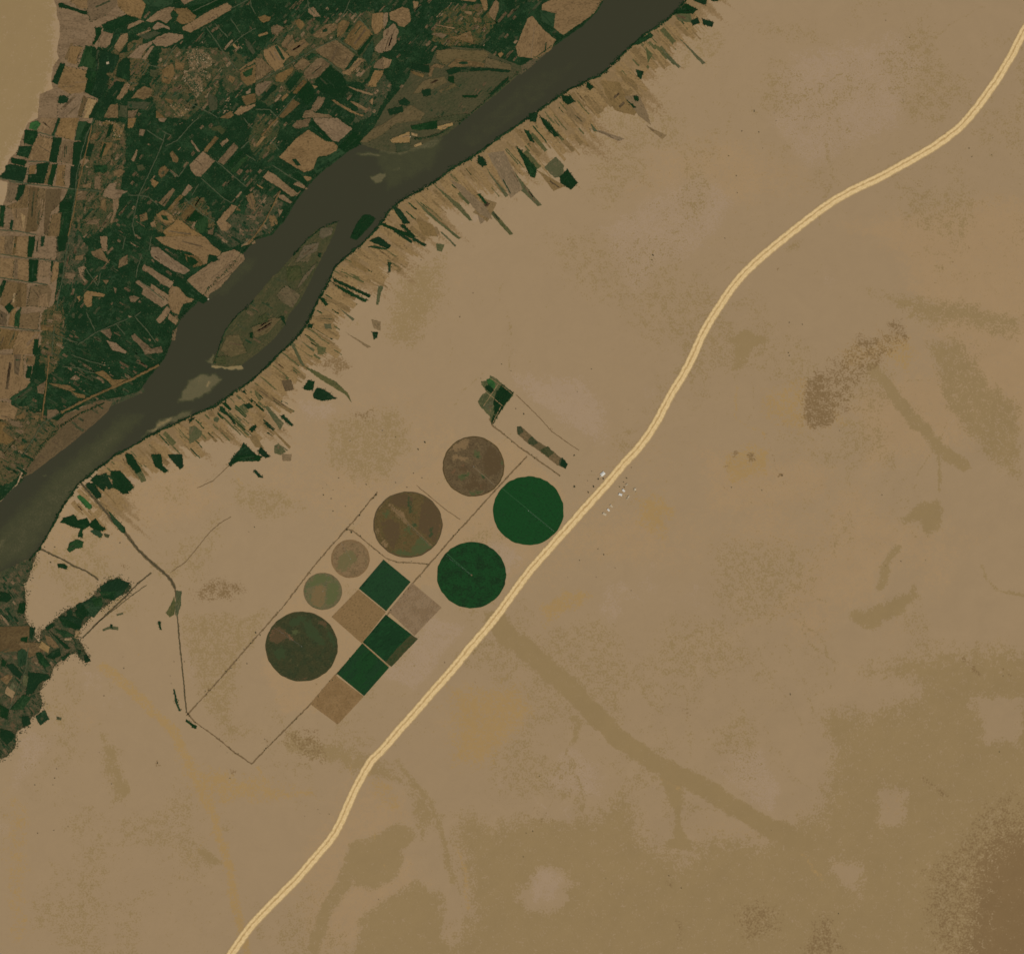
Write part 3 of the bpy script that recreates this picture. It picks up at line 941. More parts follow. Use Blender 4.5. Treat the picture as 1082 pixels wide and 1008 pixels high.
# ------------------------------------------------------------------ desert ground: one sheet out to the horizon
STAINS = [  # (attribute, strength, softness, outline or (line, width))
 ('olive', .72, 14, [(-90,-90),(62,-90),(60,40),(52,90),(22,150),(4,190),(-90,200)]),
 ('olive', .70, 34, [(475,850),(500,846),(520,862),(560,852),(620,855),(640,835),(655,815),(672,835),(690,880),(720,900),(740,870),(800,880),(860,850),(875,800),(880,770),(860,760),(880,740),(930,745),(960,730),(905,712),(905,695),(940,690),(960,682),(1000,679),(1030,678),(1300,670),(1300,1200),(380,1200),(430,1008),(470,985),(490,960),(480,920),(470,890)]),
 ('band', .80, 6, ([(522,655),(532,672),(545,680),(565,694),(590,715),(620,745),(650,778),(690,805),(740,830),(800,866),(850,892)], 21)),
 ('band', .8, 6, [(505,640),(535,650),(560,690),(545,700),(520,668)]), ('band', .5, 3, ([(524,668),(508,690),(500,700)], 2)),
 ('olive', .8, 6, [(690,800),(720,815),(720,870),(735,900),(700,905),(712,870),(700,840)]),
 ('olive', .75, 6, [(600,745),(618,760),(612,785),(598,795),(606,770)]),
 ('olive', .72, 9, [(768,356),(790,350),(818,358),(812,366),(796,375),(790,392),(768,404),(772,380)]),
 ('olive', .72, 7, ([(920,388),(935,405),(950,428),(972,450),(990,470),(1000,480),(1020,492)], 13)),
 ('olive', .70, 4, ([(990,470),(993,490),(993,520)], 3)),
 ('olive', .80, 9, [(945,545),(968,530),(995,524),(994,560),(978,566),(968,550),(955,556)]),
 ('olive', .7, 7, ([(948,580),(938,596),(932,620)], 9)),
 ('olive', .80, 9, [(890,650),(930,640),(970,620),(975,632),(950,650),(925,665),(905,664)]),
 ('olive', .68, 14, [(860,760),(880,740),(900,755),(960,740),(940,790),(880,800)]),
 ('olive', .52, 14, [(185,640),(240,645),(272,640),(272,610),(290,650),(260,700),(250,760),(300,770),(240,790),(205,740)]),
 ('olive', .66, 16, [(300,760),(420,800),(470,860),(440,900),(430,830),(300,800)]),
 ('olive', .68, 9, ([(330,1000),(345,960),(365,930),(375,900)], 16)),
 ('olive', .70, 9, ([(423,805),(434,820),(446,836),(456,850),(463,870),(472,900),(480,930)], 6)),
 ('olive', .75, 10, [(365,900),(395,880),(420,860),(440,880),(420,930),(395,940),(372,935)]),
 ('olive', .72, 14, [(380,960),(440,930),(470,940),(480,1008),(420,1040),(350,1040)]),
 ('olive', .54, 22, [(340,440),(430,420),(440,470),(420,510),(380,520),(330,490)]),
 ('olive', .64, 26, [(420,280),(480,260),(470,330),(440,380),(400,360)]),
 ('olive', .42, 30, [(560,230),(740,240),(740,340),(700,400),(640,330),(580,300)]),
 ('olive', .48, 26, [(760,10),(870,20),(900,60),(800,50)]),
 ('olive', .46, 30, [(740,560),(860,560),(880,620),(800,680),(740,640)]),
 ('olive', .64, 20, [(900,300),(1000,310),(1082,330),(1082,360),(980,350)]),
 ('olive', .62, 14, [(970,360),(1010,350),(1050,400),(1082,420),(1082,520),(1000,440)]),
 ('olive', .5, 16, [(240,500),(300,510),(330,540),(280,560),(240,540)]),
 ('olive', .7, 10, [(828,258),(845,252),(842,270),(830,272)]),
 ('olive', .62, 12, [(100,760),(130,790),(140,830),(120,860),(108,820)]),
 ('olive', .7, 8, [(96,850),(106,850),(104,860),(92,866)]), ('olive', .75, 6, [(122,828),(136,820),(138,842),(124,850)]),
 ('olive', .75, 7, [(200,892),(225,900),(238,915),(222,917),(204,906)]), ('olive', .72, 8, [(170,840),(182,850),(198,864),(180,862)]),
 ('olive', .72, 8, [(50,900),(62,915),(70,935),(58,925)]),
 ('dark', .85, 75, [(1090,850),(1050,860),(1020,890),(1005,925),(998,960),(995,1010),(990,1100),(1300,1100),(1300,840)]),
 ('dark', .50, 26, [(1080,820),(1030,850),(995,890),(970,925),(968,960),(985,1020),(1100,1020)]),
 ('dark', .50, 18, [(770,950),(800,940),(830,960),(820,1000),(780,1000)]),
 ('dark', .54, 14, [(870,955),(890,975),(895,1008),(850,1020),(840,1000)]),
 ('dark', .46, 5, [(712,965),(724,975),(722,1000),(712,1008)]), ('dark', .46, 4, [(702,925),(712,930),(710,940),(702,936)]),
 ('dark', .66, 9, [(846,410),(860,390),(878,392),(880,412),(890,425),(886,446),(862,458),(845,448)]),
 ('dark', .62, 9, [(900,352),(930,352),(930,362),(915,376),(902,366)]), ('dark', .58, 6, [(938,338),(955,336),(962,350),(962,364),(944,356)]),
 ('dark', .52, 6, [(888,398),(912,398),(914,408),(898,408)]), ('dark', .5, 7, [(885,425),(905,420),(904,436),(886,442)]),
 ('dark', .52, 18, [(842,405),(895,360),(960,336),(965,366),(915,404),(905,438),(860,460),(840,452)]),
 ('dark', .6, 4, [(788,474),(800,476),(802,488),(790,490)]), ('dark', .55, 3, [(774,474),(781,474),(780,485),(774,486)]),
 ('dark', .5, 3, ([(812,458),(816,478),(820,494),(826,503)], 2.5)), ('dark', .6, 2, [(822,500),(829,500),(828,505),(822,505)]),
 ('dark', .45, 4, [(766,490),(774,488),(770,502),(764,504)]), ('dark', .42, 3, ([(763,512),(770,518)], 3)),
 ('dark', .58, 14, [(200,612),(228,606),(262,616),(266,628),(240,640),(205,638)]),
 ('dark', .52, 18, [(296,766),(338,762),(354,780),(346,815),(316,806),(300,784)]),
 ('dark', .38, 10, [(206,726),(232,720),(226,736),(205,742)]),
 ('dark', .45, 5, [(280,778),(290,776),(290,786),(280,788)]), ('dark', .5, 4, [(240,812),(250,812),(250,822),(240,820)]),
 ('dark', .5, 2.5, [(163,802),(170,802),(170,810),(163,810)]), ('dark', .4, 4, [(715,742),(730,745),(732,760),(718,756)]),
 ('dark', .52, 3, ([(1018,695),(1036,714)], 5)), ('dark', .45, 3, ([(1050,700),(1070,714)], 3)), ('dark', .45, 4, ([(975,822),(1000,840)], 6)),
 ('dark', .4, 4, ([(500,690),(502,710),(504,730)], 3)), ('dark', .4, 3, ([(522,672),(505,692)], 2.5)),
 ('dark', .4, 4, [(124,592),(140,594),(140,606),(126,606)]),
 ('dark', .50, 9, [(365,432),(395,430),(408,444),(372,450)]), ('dark', .62, 8, [(337,375),(355,372),(373,381),(376,390),(355,398),(338,390)]), ('dark', .5, 8, [(287,388),(310,380),(325,400),(310,412),(296,400)]), ('dark', .62, 3, [(298,402),(305,400),(310,410),(302,413)]), ('dark', .46, 8, [(395,245),(425,240),(440,262),(420,270),(400,262)]), ('dark', .4, 7, [(330,335),(350,330),(352,342),(334,344)]), ('dark', .4, 8, [(392,335),(404,338),(402,350),(392,345)]),
 ('dark', .42, 3, ([(545,417),(566,437),(583,456)], 3)), ('dark', .35, 8, [(540,412),(556,425),(566,440),(552,436)]),
 ('dark', .4, 5, ([(250,483),(232,497),(214,512)], 4)),
 ('dark', .38, 8, [(560,848),(584,868),(574,880),(560,870)]),
 ('ochre', .66, 8, ([(110,705),(150,740),(185,775),(205,820),(222,855),(236,890),(246,940),(262,1008)], 11)),
 ('ochre', .60, 16, [(180,800),(250,815),(330,830),(340,845),(230,850),(200,840)]),
 ('ochre', .64, 24, [(465,726),(554,714),(572,755),(515,812),(468,815)]),
 ('ochre', .62, 12, [(562,640),(590,622),(618,620),(638,633),(600,655),(576,670)]),
 ('ochre', .68, 20, [(665,520),(700,515),(722,545),(700,575),(672,560)]),
 ('ochre', .60, 18, [(880,370),(915,350),(960,345),(975,370),(960,400),(930,385),(900,400),(880,395)]),
 ('ochre', .54, 18, [(800,410),(850,390),(900,420),(905,450),(850,465),(800,440)]),
 ('ochre', .64, 12, [(760,480),(800,462),(822,470),(815,500),(770,515)]),
 ('ochre', .55, 3, ([(778,410),(776,440),(790,450),(806,455),(815,470)], 3)),
 ('ochre', .52, 22, [(0,800),(40,860),(30,1000),(0,1000)]),
 ('ochre', .6, 5, ([(482,895),(492,920),(494,960)], 4)), ('ochre', .55, 5, ([(700,822),(760,845),(830,880),(870,930)], 5)),
 ('ochre', .6, 7, [(706,816),(728,814),(730,832),(708,836)]), ('ochre', .6, 3, ([(272,812),(280,828),(290,838)], 4)),
 ('ochre', .5, 12, [(382,800),(420,820),(430,860),(390,850)]),
 ('pale', .66, 20, [(530,385),(620,395),(650,430),(640,480),(590,450),(540,410)]),
 ('pale', .60, 30, [(800,60),(950,20),(1000,60),(960,140),(860,190),(800,140)]),
 ('pale', .62, 16, [(190,640),(215,690),(230,680),(205,740),(195,720)]),
 ('pale', .60, 24, [(620,240),(740,160),(790,210),(740,280),(660,330)]),
 ('pale', .58, 18, [(590,860),(580,900),(548,950),(600,930)]),
 ('pale', .62, 14, [(550,920),(580,905),(608,925),(590,950),(560,955)]),
 ('pale', .60, 14, [(600,780),(640,800),(640,845),(600,850),(560,830)]),
 ('pale', .60, 18, [(756,780),(810,780),(830,830),(820,862),(790,850),(760,800)]),
 ('pale', .62, 12, [(452,640),(500,660),(440,730),(400,720)]),
 ('pale', .58, 20, [(20,760),(80,770),(60,800),(0,860)]),
 ('pale', .60, 14, [(300,420),(350,415),(370,440),(320,450)]),
 ('pale', .60, 12, [(14,15),(30,30),(36,55),(28,70),(20,50)]),
 ('pale', .62, 14, [(470,620),(520,560),(560,585),(520,640)]),
 ('warm', .70, 40, [(860,230),(1000,200),(1300,180),(1300,460),(1060,470),(900,520),(880,400),(980,380),(940,280)]),
 ('warm', .62, 30, [(720,460),(900,480),(880,540),(740,560)]),
 ('warm', .62, 30, [(40,540),(60,600),(200,560),(260,540),(200,470),(120,500)]),
 ('warm', .60, 24, [(860,560),(940,590),(900,640),(760,680)]),
 ('warm', .64, 10, [(470,470),(540,460),(600,520),(600,560),(520,640),(450,620),(380,740),(300,760),(270,700),(310,610),(380,540)]),
]
_r = np.random.default_rng(5)
def wadi(x, y, ang, L, w_, at, st, br=2):
    P = [(x, y)]; a_ = ang
    for k in range(int(L/7)):
        a_ += _r.normal()*.28; a_ = ang+(a_-ang)*.85; x += 7*math.cos(a_); y += 7*math.sin(a_); P.append((x, y))
        if br and _r.random() < .13: wadi(x, y, a_+_r.choice([-.7, .7]), L*.35, w_*.6, at, st*.9, br-1)
    STAINS.append((at, st, max(1.6, w_*.8), (P, w_)))
for k in range(46):
    x_, y_ = _r.uniform(560, 1080), _r.uniform(560, 1000)
    if x_*.77+y_*.64 < 960: continue
    wadi(x_, y_, _r.normal(.75, .35), _r.uniform(50, 190), _r.uniform(1.2, 4.5), ['olive', 'olive', 'pale', 'band'][k % 4], _r.uniform(.42, .62))
for k in range(60):
    x_, y_ = _r.uniform(480, 1070), _r.uniform(0, 480)
    wadi(x_, y_, _r.normal(2.2, .5), _r.uniform(25, 110), _r.uniform(.9, 2.6), ['olive', 'pale', 'olive', 'dark'][k % 4], _r.uniform(.34, .56) if k % 4 < 3 else .34, 1)
for k in range(40):
    x_, y_ = _r.uniform(20, 520), _r.uniform(480, 1000)
    if x_*.77-y_*.64 > -80 and y_ < 760: continue
    wadi(x_, y_, _r.normal(1.1, .5), _r.uniform(25, 110), _r.uniform(.9, 2.4), ['olive', 'pale', 'ochre', 'dark'][k % 4], _r.uniform(.36, .54) if k % 4 < 3 else .36, 1)
HOLES = [[(545,940),(565,915),(600,915),(612,932),(590,955),(560,958)], [(560,845),(600,850),(600,870),(560,865)], [(1030,740),(1082,740),(1082,790),(1040,790)], [(930,830),(960,835),(955,880),(930,880)], [(880,910),(912,915),(905,945),(885,935)]]
def ax(lo, hi, st):
    inner = np.arange(lo, hi+.1, st); g = 1.28; out = [st]
    while sum(out) < 9000: out.append(out[-1]*g)
    c = np.cumsum(out); return np.concatenate([lo-c[::-1], inner, hi+c])
gx = ax(-50, 1132, 2.0); gy = ax(-50, 1058, 2.0)
GX, GY = np.meshgrid(gx, gy)
def relief(x, y):
    """low swells of the open desert beyond the road, metres"""
    x = np.asarray(x, float); y = np.asarray(y, float)
    m = sstep(0, 160, (x-560)*.64+(y-660)*.77-np.clip(560-x, 0, 400)*.2)
    m = m*sstep(-400, 60, y)*(1-sstep(1500, 3000, np.hypot(x-540, y-500)))
    return m*((fbm(x/110, y/110, 31, 4)-.5)*34)
GZ = relief(GX, GY)
wx = (fbm(GX/34, GY/34, 11, 4)-.5)*34; wy = (fbm(GX/34, GY/34, 12, 4)-.5)*34
WX, WY = GX+wx, GY+wy
nx = (fbm(GX/9, GY/9, 13, 3)-.5)*7; ny = (fbm(GX/9, GY/9, 14, 3)-.5)*7
ATT = {k: np.zeros(GX.shape) for k in ('olive', 'dark', 'ochre', 'pale', 'warm', 'soil', 'band')}
big = fbm(GX/150, GY/150, 41, 4); mid = fbm(GX/46, GY/46, 42, 4)
ATT['olive'] += np.clip((big-.40)*1.6, 0, .26)+np.clip((mid-.45)*1.2, 0, .20); ATT['pale'] += np.clip((mid-.5)*1.6, 0, .55)
ATT['warm'] += np.clip((fbm(GX/190, GY/190, 43, 3)-.42)*2, 0, .6)
for at, st, so, sh in STAINS:
    line = isinstance(sh, tuple); P = sh[0] if line else sh; pad = so+(sh[1] if line else 0)+22
    xs = [p[0] for p in P]; ys = [p[1] for p in P]
    i0, i1 = np.searchsorted(gx, [min(xs)-pad, max(xs)+pad]); j0, j1 = np.searchsorted(gy, [min(ys)-pad, max(ys)+pad])
    sl = (slice(j0, j1), slice(i0, i1)); k = .5 if line or so < 5 else 1.0
    X = GX[sl]+wx[sl]*.55*k*min(1, so/10)+nx[sl]*.8; Y = GY[sl]+wy[sl]*.55*k*min(1, so/10)+ny[sl]*.8
    if line: d = segdist(X, Y, P, False)-sh[1]/2; v = st*(1-sstep(-so*.5, so*.8, d))
    else:
        d = segdist(X, Y, P, True)*np.where(inpoly(X, Y, P), -1, 1); v = st*(1-sstep(-so, so*.8, d))
    ATT[at][sl] = np.maximum(ATT[at][sl], v)
for P in HOLES:
    d = segdist(WX, WY, P, True)*np.where(inpoly(WX, WY, P), -1, 1); ATT['olive'] *= sstep(-10, 8, d)*.75+.25
# bare farmed soil behind the east bank, running out in uneven tongues
db = segdist(GX, GY, EASTB, False); u = GX*.64-GY*.77
tongue = 24+70*vnoise(u/8, GX*0, 61)*vnoise(u/33, GX*0+3, 62)+16*vnoise(u/2.6, GX*0, 63)
st = (vnoise(u/2.6, (GX*.77+GY*.64)/40, 64)-.5)*.5
inb = inpoly(GX, GY, EASTB+[(1400,-60),(1400,1400),(-80,1400)])
ATT['soil'] = np.where(inb, (1-sstep(tongue*.15, tongue*1.45, db))*.92+st*(db < tongue*1.5), 0)*sstep(85, 120, GX)
ATT['soil'] = np.clip(ATT['soil'], 0, 1)
n0, n1 = GX.shape
V = np.stack([(GX-541)*M, (504-GY)*M, GZ], -1).reshape(-1, 3)
I = np.arange(n0*n1).reshape(n0, n1)
F = np.stack([I[:-1,:-1], I[1:,:-1], I[1:,1:], I[:-1,1:]], -1).reshape(-1, 4)
t = NT('desert sand'); geo = t.n('ShaderNodeNewGeometry'); pv = geo.outputs['Position']
f1 = t.noise(pv, 1/20., 2, .7); f2 = t.noise(pv, 1/75., 3, .6)
gr = t.math('ADD', t.math('MULTIPLY', t.math('SUBTRACT', f1, .5), 1.5), t.math('MULTIPLY', t.math('SUBTRACT', f2, .5), 1.0))
def layer(col, att, c, lo=.44, hi=.60, k=1.0):
    a = t.math('ADD', t.attr(att), t.math('MULTIPLY', gr, k))
    return t.mix(t.step(a, lo, hi), col, c)
col = lin((152,128,96))
col = layer(col, 'warm', lin((157,130,95)), .42, .66, .7)
col = layer(col, 'pale', lin((157,133,105)), .44, .62, .7)
col = layer(col, 'olive', lin((142,119,82)), .42, .58, .85)
col = layer(col, 'ochre', lin((156,127,83)), .42, .66, .9)
col = layer(col, 'band', lin((141,118,81)), .34, .70, .8)
col = layer(col, 'soil', lin((136,111,77)), .34, .60, .8)
col = layer(col, 'soil', lin((126,103,70)), .66, .86, 1.2)
col = layer(col, 'dark', lin((124,100,67)), .38, .72, .9)
f3 = t.noise(pv, 1/11., 2, .8)
sp = t.step(f3, .66, .74); col = t.mix(t.math('MULTIPLY', sp, .35), col, lin((128,104,72)))
hs = t.n('ShaderNodeHueSaturation'); t.l(col, hs.inputs['Color'])
t.l(t.math('ADD', .94, t.math('MULTIPLY', t.noise(pv, 1/260., 6, .68, 1.2), .12)), hs.inputs['Value'])
t.l(hs.outputs[0], t.b.inputs['Base Color'])
bp = t.n('ShaderNodeBump'); bp.inputs['Strength'].default_value = .25; bp.inputs['Distance'].default_value = 4
t.l(t.noise(pv, 1/60., 5, .6), bp.inputs['Height']); t.l(bp.outputs[0], t.b.inputs['Normal'])
ground = mk_np('ground', V, F[:, ::-1][:, :], t.m)
for k, a in ATT.items():
    at = ground.data.attributes.new(k, 'FLOAT', 'POINT'); at.data.foreach_set('value', a.astype(np.float32).ravel())
tag(ground, kind='structure')

# ------------------------------------------------------------------ river: water sheet with silt and shoals showing through
SHOALS = [
 (.62, 4, [(212,396),(226,395),(234,400),(228,408),(214,420),(200,424),(188,424),(195,411),(203,401)]), (.85, 3, [(219,402),(225,403),(221,409),(215,410)]),
 (.80, 3, [(156,457),(170,446),(184,439),(180,447),(166,455)]), (.55, 4, [(150,462),(170,444),(205,432),(200,440),(175,450)]),
 (.95, 1.5, [(224,385),(238,386),(255,385),(256,389),(240,390),(224,389)]), (.6, 2, [(218,382),(226,374),(228,384)]),
 (.62, 3, [(391,187),(398,184),(408,184),(405,191),(398,194)]), (.45, 4, [(412,178),(424,175),(424,181),(414,182)]),
 (.55, 3, [(376,163),(390,161),(403,163),(398,166),(385,165)]), (.5, 4, [(405,150),(440,146),(470,146),(463,154),(420,165),(400,160)]),
 (.5, 4, [(-30,575),(10,567),(4,578),(-30,600)]), (.45, 2, [(43,502),(50,499),(50,503)]), (.35, 14, [(395,160),(470,150),(455,180),(410,200)]),
 (.42, 20, [(0,560),(60,500),(130,440),(150,440),(100,500),(30,590),(-30,610)]), (.30, 10, [(210,318),(260,270),(276,275),(240,312)]), (.28, 12, [(225,425),(290,380),(330,320),(320,350),(260,405)]),
 (.25, 9, [(480,150),(560,80),(620,60),(560,118),(500,160)]),
]
rx = np.arange(-80, 760.1, 1.0); ry = np.arange(-60, 680.1, 1.0)
RXc, RYc = np.meshgrid(rx[:-1]+.5, ry[:-1]+.5)
Rpoly = [tuple(p) for p in ragged(RIVER, .45, 2.5)]
cell = inpoly(RXc, RYc, Rpoly)
RX, RY = np.meshgrid(rx, ry); sh = np.zeros(RX.shape)
sx = RX+(fbm(RX/6, RY/6, 71, 3)-.5)*6; sy = RY+(fbm(RX/6, RY/6, 72, 3)-.5)*6
for s_, so, P in SHOALS:
    d = segdist(sx, sy, P, True)*np.where(inpoly(sx, sy, P), -1, 1); sh = np.maximum(sh, s_*(1-sstep(-so*.6, so, d)))
I = np.arange(RX.size).reshape(RX.shape)
F = np.stack([I[:-1,:-1], I[1:,:-1], I[1:,1:], I[:-1,1:]], -1)[cell]
us = np.unique(F); mp = np.full(RX.size, -1); mp[us] = np.arange(len(us))
V = np.stack([(RX-541)*M, (504-RY)*M, RX*0+.4], -1).reshape(-1, 3)[us]
t = NT('river water'); pv = t.n('ShaderNodeNewGeometry').outputs['Position']
gr = t.math('ADD', t.math('MULTIPLY', t.math('SUBTRACT', t.noise(pv, 1/15., 2, .7), .5), .40), t.math('MULTIPLY', t.math('SUBTRACT', t.noise(pv, 1/90., 3), .5), .22))
a = t.math('ADD', t.attr('shoal'), gr)
col = t.mix(t.step(a, .18, .40), lin((56,55,38)), lin((64,64,41)))
col = t.mix(t.step(a, .38, .62), col, lin((92,85,58))); col = t.mix(t.step(a, .62, .9), col, lin((128,110,74)))
t.l(col, t.b.inputs['Base Color']); t.b.inputs['Roughness'].default_value = .32; t.b.inputs['Specular IOR Level'].default_value = .12
bp = t.n('ShaderNodeBump'); bp.inputs['Strength'].default_value = .12; bp.inputs['Distance'].default_value = .5
t.l(t.noise(pv, 1/9., 3), bp.inputs['Height']); t.l(bp.outputs[0], t.b.inputs['Normal'])
river = mk_np('river', V, mp[F], t.m); at = river.data.attributes.new('shoal', 'FLOAT', 'POINT')
at.data.foreach_set('value', sh.ravel()[us].astype(np.float32)); tag(river, kind='structure')

# ------------------------------------------------------------------ flood plain, islands
IM = field_mat('island scrub', (72,68,45), (62,64,41), .40, (86,76,51), .20, (.5,1,1), .02, .05)
BM = field_mat('bar silt', (94,79,57), (85,72,52), .42, (108,91,65), .15, (.4,1,1), .02, .06)
tag(slab('flood_plain', SOIL, MAT['t'], 0, .9, rot=False), kind='structure')
tag(slab('plantation', VEG_ALL, MAT['p'], .1, 1.5, rot=False), 'dense dark green palms and small crops covering the plain west of the river', 'vegetation', kind='stuff')
tag(slab('ground_cover', LOWVEG, MAT['x'], .1, 1.2, amp=.9, rot=False), 'dark low vegetation on the near bank at the lower left edge', 'vegetation', kind='stuff')
for k_, P in enumerate(UNDER): tag(slab('garden_ground', P, MAT['x'], .1, 1.515+.006*k_, amp=2.2, rot=False), 'mixed olive and brown garden ground among the palms of the flood plain', 'vegetation', kind='stuff')
for P in FILL: tag(slab('river_bank', P, MAT['x'], .1, 1.0, rot=False), kind='structure')
for P, nm, mt in ((LONG_ISLE, 'island', IM), (WEDGE_ISLE, 'island', MAT['g']), (NORTH_BAR, 'river_bar', IM), (WEST_BAR, 'river_bar', BM)):
    tag(slab(nm, P, mt, .1, 1.3), kind='structure')

# ------------------------------------------------------------------ labelled fields
CN = {'g': 'dark green', 'm': 'mid green', 'G': 'bright green', 'o': 'olive', 'b': 'brown', 't': 'tan', 's': 'pale sandy', 'd': 'dark brown', 'v': 'mottled brown', 'i': 'greyish brown', 'j': 'light brown', 'q': 'bare sandy', 'l': 'faded green'}
ZN = [('at the top left desert edge', 70, 20), ('at the left desert edge near the dark four-sided field', 60, 90), ('between desert edge and the speckled village', 110, 60),
 ('along the top edge above the speckled village', 190, 15), ('around the speckled village', 205, 80), ('right of the speckled village', 262, 70), ('below the speckled village', 175, 125),
 ('near the top edge left of the dark palm belt', 320, 20), ('left of the large brown top field', 295, 50), ('around the large brown field at upper centre', 355, 60),
 ('beside the upper dark palm belt', 410, 40), ('between the palm belt and upper river', 480, 20), ('on the peninsula beside the upper river', 545, 30),
 ('on the leftmost stepped desert edge', 25, 165), ('in the left block of long fallow strips', 30, 225), ('beside the vertical lane on the left', 80, 180), ('between the two left lanes', 110, 200),
 ('around the light square field in the palms', 210, 175), ('left of the light square field', 160, 180), ('right of the light square field', 250, 160), ('below the light square field', 190, 235),
 ('above the widest brown riverside field', 235, 235), ('on the west bank facing the river bend', 300, 195), ('on the west bank beside the broad tan field', 335, 150), ('left of the broad tan riverside field', 300, 120),
 ('on the far left edge at mid height', 20, 290), ('on the left edge beside the vertical lane', 50, 300), ('in the palms right of the vertical lane', 95, 290), ('near the west bank opposite the long island', 180, 290),
 ('in the big bare riverside clearing', 225, 280), ('on the west bank above the silt bar', 160, 350), ('at the junction of pale palm lanes', 120, 360), ('on the left edge above the silt bar', 20, 380), ('just above the pale silt bar', 70, 400),
 ('at the left edge beside the silt bar', 15, 450), ('on the long river island', 290, 310), ('on the scrubby north river bar', 480, 90), ('beside the pale sandbank in the river', 430, 140),
 ('on the east bank near the top edge', 715, 30), ('on the east bank right of the river', 670, 70), ('on the east bank above the twin green fields', 600, 120), ('near the isolated twin green fields', 590, 175), ('on the east bank beside the narrow channel mouth', 500, 190),
 ('on the east bank at the wedge island', 430, 235), ('on the east bank facing the long island', 370, 300), ('beside the bank below the long island', 330, 370), ('around the isolated dark field pair inland', 340, 415),
 ('on the east bank among thin strips', 270, 420), ('inland end of the thin east bank strips', 290, 480), ('on the east bank above the dark triangle field', 230, 430), ('around the dark triangle field', 255, 480), ('at the bank below the river bar', 205, 445),
 ('at the head of the diagonal canal', 105, 505), ('beside the green spot left of the canal', 90, 530), ('under the small canal by the river', 68, 598), ('on the diagonal green belt below the canals', 85, 645), ('on the lower green belt left end', 45, 690), ('on the lower left bank plots', 15, 640), ('at the lower left edge below the green belt', 15, 730),
 ('beside the angled canal bend', 150, 510), ('in the plantation above the crop circles', 520, 420), ('between the bank and open sand', 350, 360)]
ORD = ['', 'second', 'third', 'fourth', 'fifth', 'sixth', 'seventh', 'eighth', 'ninth', 'tenth', 'eleventh', 'twelfth', 'thirteenth', 'fourteenth', 'fifteenth']
HT = {'g': 2.2, 'm': 1.4, 'G': 1.2, 'o': .9, 'b': .4, 't': .4, 's': .4, 'd': .4, 'v': .5, 'i': .4, 'j': .3, 'l': .5, 'q': .4}
recs = []; zt = 1.6
for i, (c, P) in enumerate(BLOCKS):
    A = abs(area(P)); 
    if A < 2: continue
    nm = 'crop_field' if c in 'gmG' else ('village_ground' if c == 'v' else ('scrub_field' if c == 'o' else 'fallow_field'))
    cx = sum(p[0] for p in P)/len(P); cy = sum(p[1] for p in P)/len(P)
    inveg = cx < 640 and (inpoly(np.array([cx]), np.array([cy]), VEG_ALL)[0] or inpoly(np.array([cx]), np.array([cy]), LOWVEG)[0])
    base = zt if (i < N_ISLE or inveg) else .5+(i-N_ISLE)*.009
    amp = .42 if A < 60 else .62
    o = slab(nm, P, MAT[c], 0.15, base+HT[c]*.35, amp=amp, step=.8)
    zt += .007
    cx = sum(p[0] for p in P)/len(P); cy = sum(p[1] for p in P)/len(P)
    if c == 'v': tag(o, kind='structure'); recs.append((c, P, o, A, cx, cy, None)); continue
    r = principal(P)[1]
    shp = 'strip' if r > 3 else ('long plot' if r > 1.9 else 'plot')
    sz = 'tiny' if A < 25 else 'small' if A < 70 else 'mid-sized' if A < 220 else 'large'
    zn = min(ZN, key=lambda z: (z[1]-cx)**2+(z[2]-cy)**2)[0]
    recs.append((c, P, o, A, cx, cy, (sz, CN[c], shp, zn)))
byk = {}
for r in recs:
    if r[6]: byk.setdefault(r[6], []).append(r)
for key, L in byk.items():
    L.sort(key=lambda r: r[4])
    for k, r in enumerate(L):
        sz, cn, shp, zn = key
        lb = f'{sz} {cn} {shp} {zn}'
        if len(L) > 1:
            lb += ', leftmost' if k == 0 else (', rightmost' if k == len(L)-1 else f', {ORD[k]} from left')
        nm = r[2].name.split('.')[0]; r[2]['kind'] = 'thing'
        tag(r[2], lb, 'field' if nm != 'scrub_field' else 'scrub', {'crop_field': 'green crop fields by the river', 'fallow_field': 'bare fallow fields by the river', 'scrub_field': 'olive scrub plots by the river'}[nm])

# label map of what covers the plain, one cell per unit
CW, CH = 800, 860
CXg, CYg = np.meshgrid(np.arange(CW)+.5, np.arange(CH)+.5); CM = np.zeros((CH, CW), np.uint8)
def paint(P, v):
    xs = [p[0] for p in P]; ys = [p[1] for p in P]
    a0, a1 = max(0, int(min(xs))-1), min(CW, int(max(xs))+2); b0, b1 = max(0, int(min(ys))-1), min(CH, int(max(ys))+2)
    if a1 <= a0 or b1 <= b0: return
    m = inpoly(CXg[b0:b1, a0:a1], CYg[b0:b1, a0:a1], P); CM[b0:b1, a0:a1][m] = v
CODE = {'g': 1, 'm': 2, 'G': 2, 'o': 3, 'v': 5}
paint(VEG_ALL, 6)
for P in UNDER: paint(P, 7)
paint(LOWVEG, 3); paint(RIVER, 9)
for P in (LONG_ISLE, NORTH_BAR, WEST_BAR): paint(P, 3)
paint(WEDGE_ISLE, 1)
for c, P in BLOCKS: paint(P, CODE.get(c, 4))
LM = CM.copy()

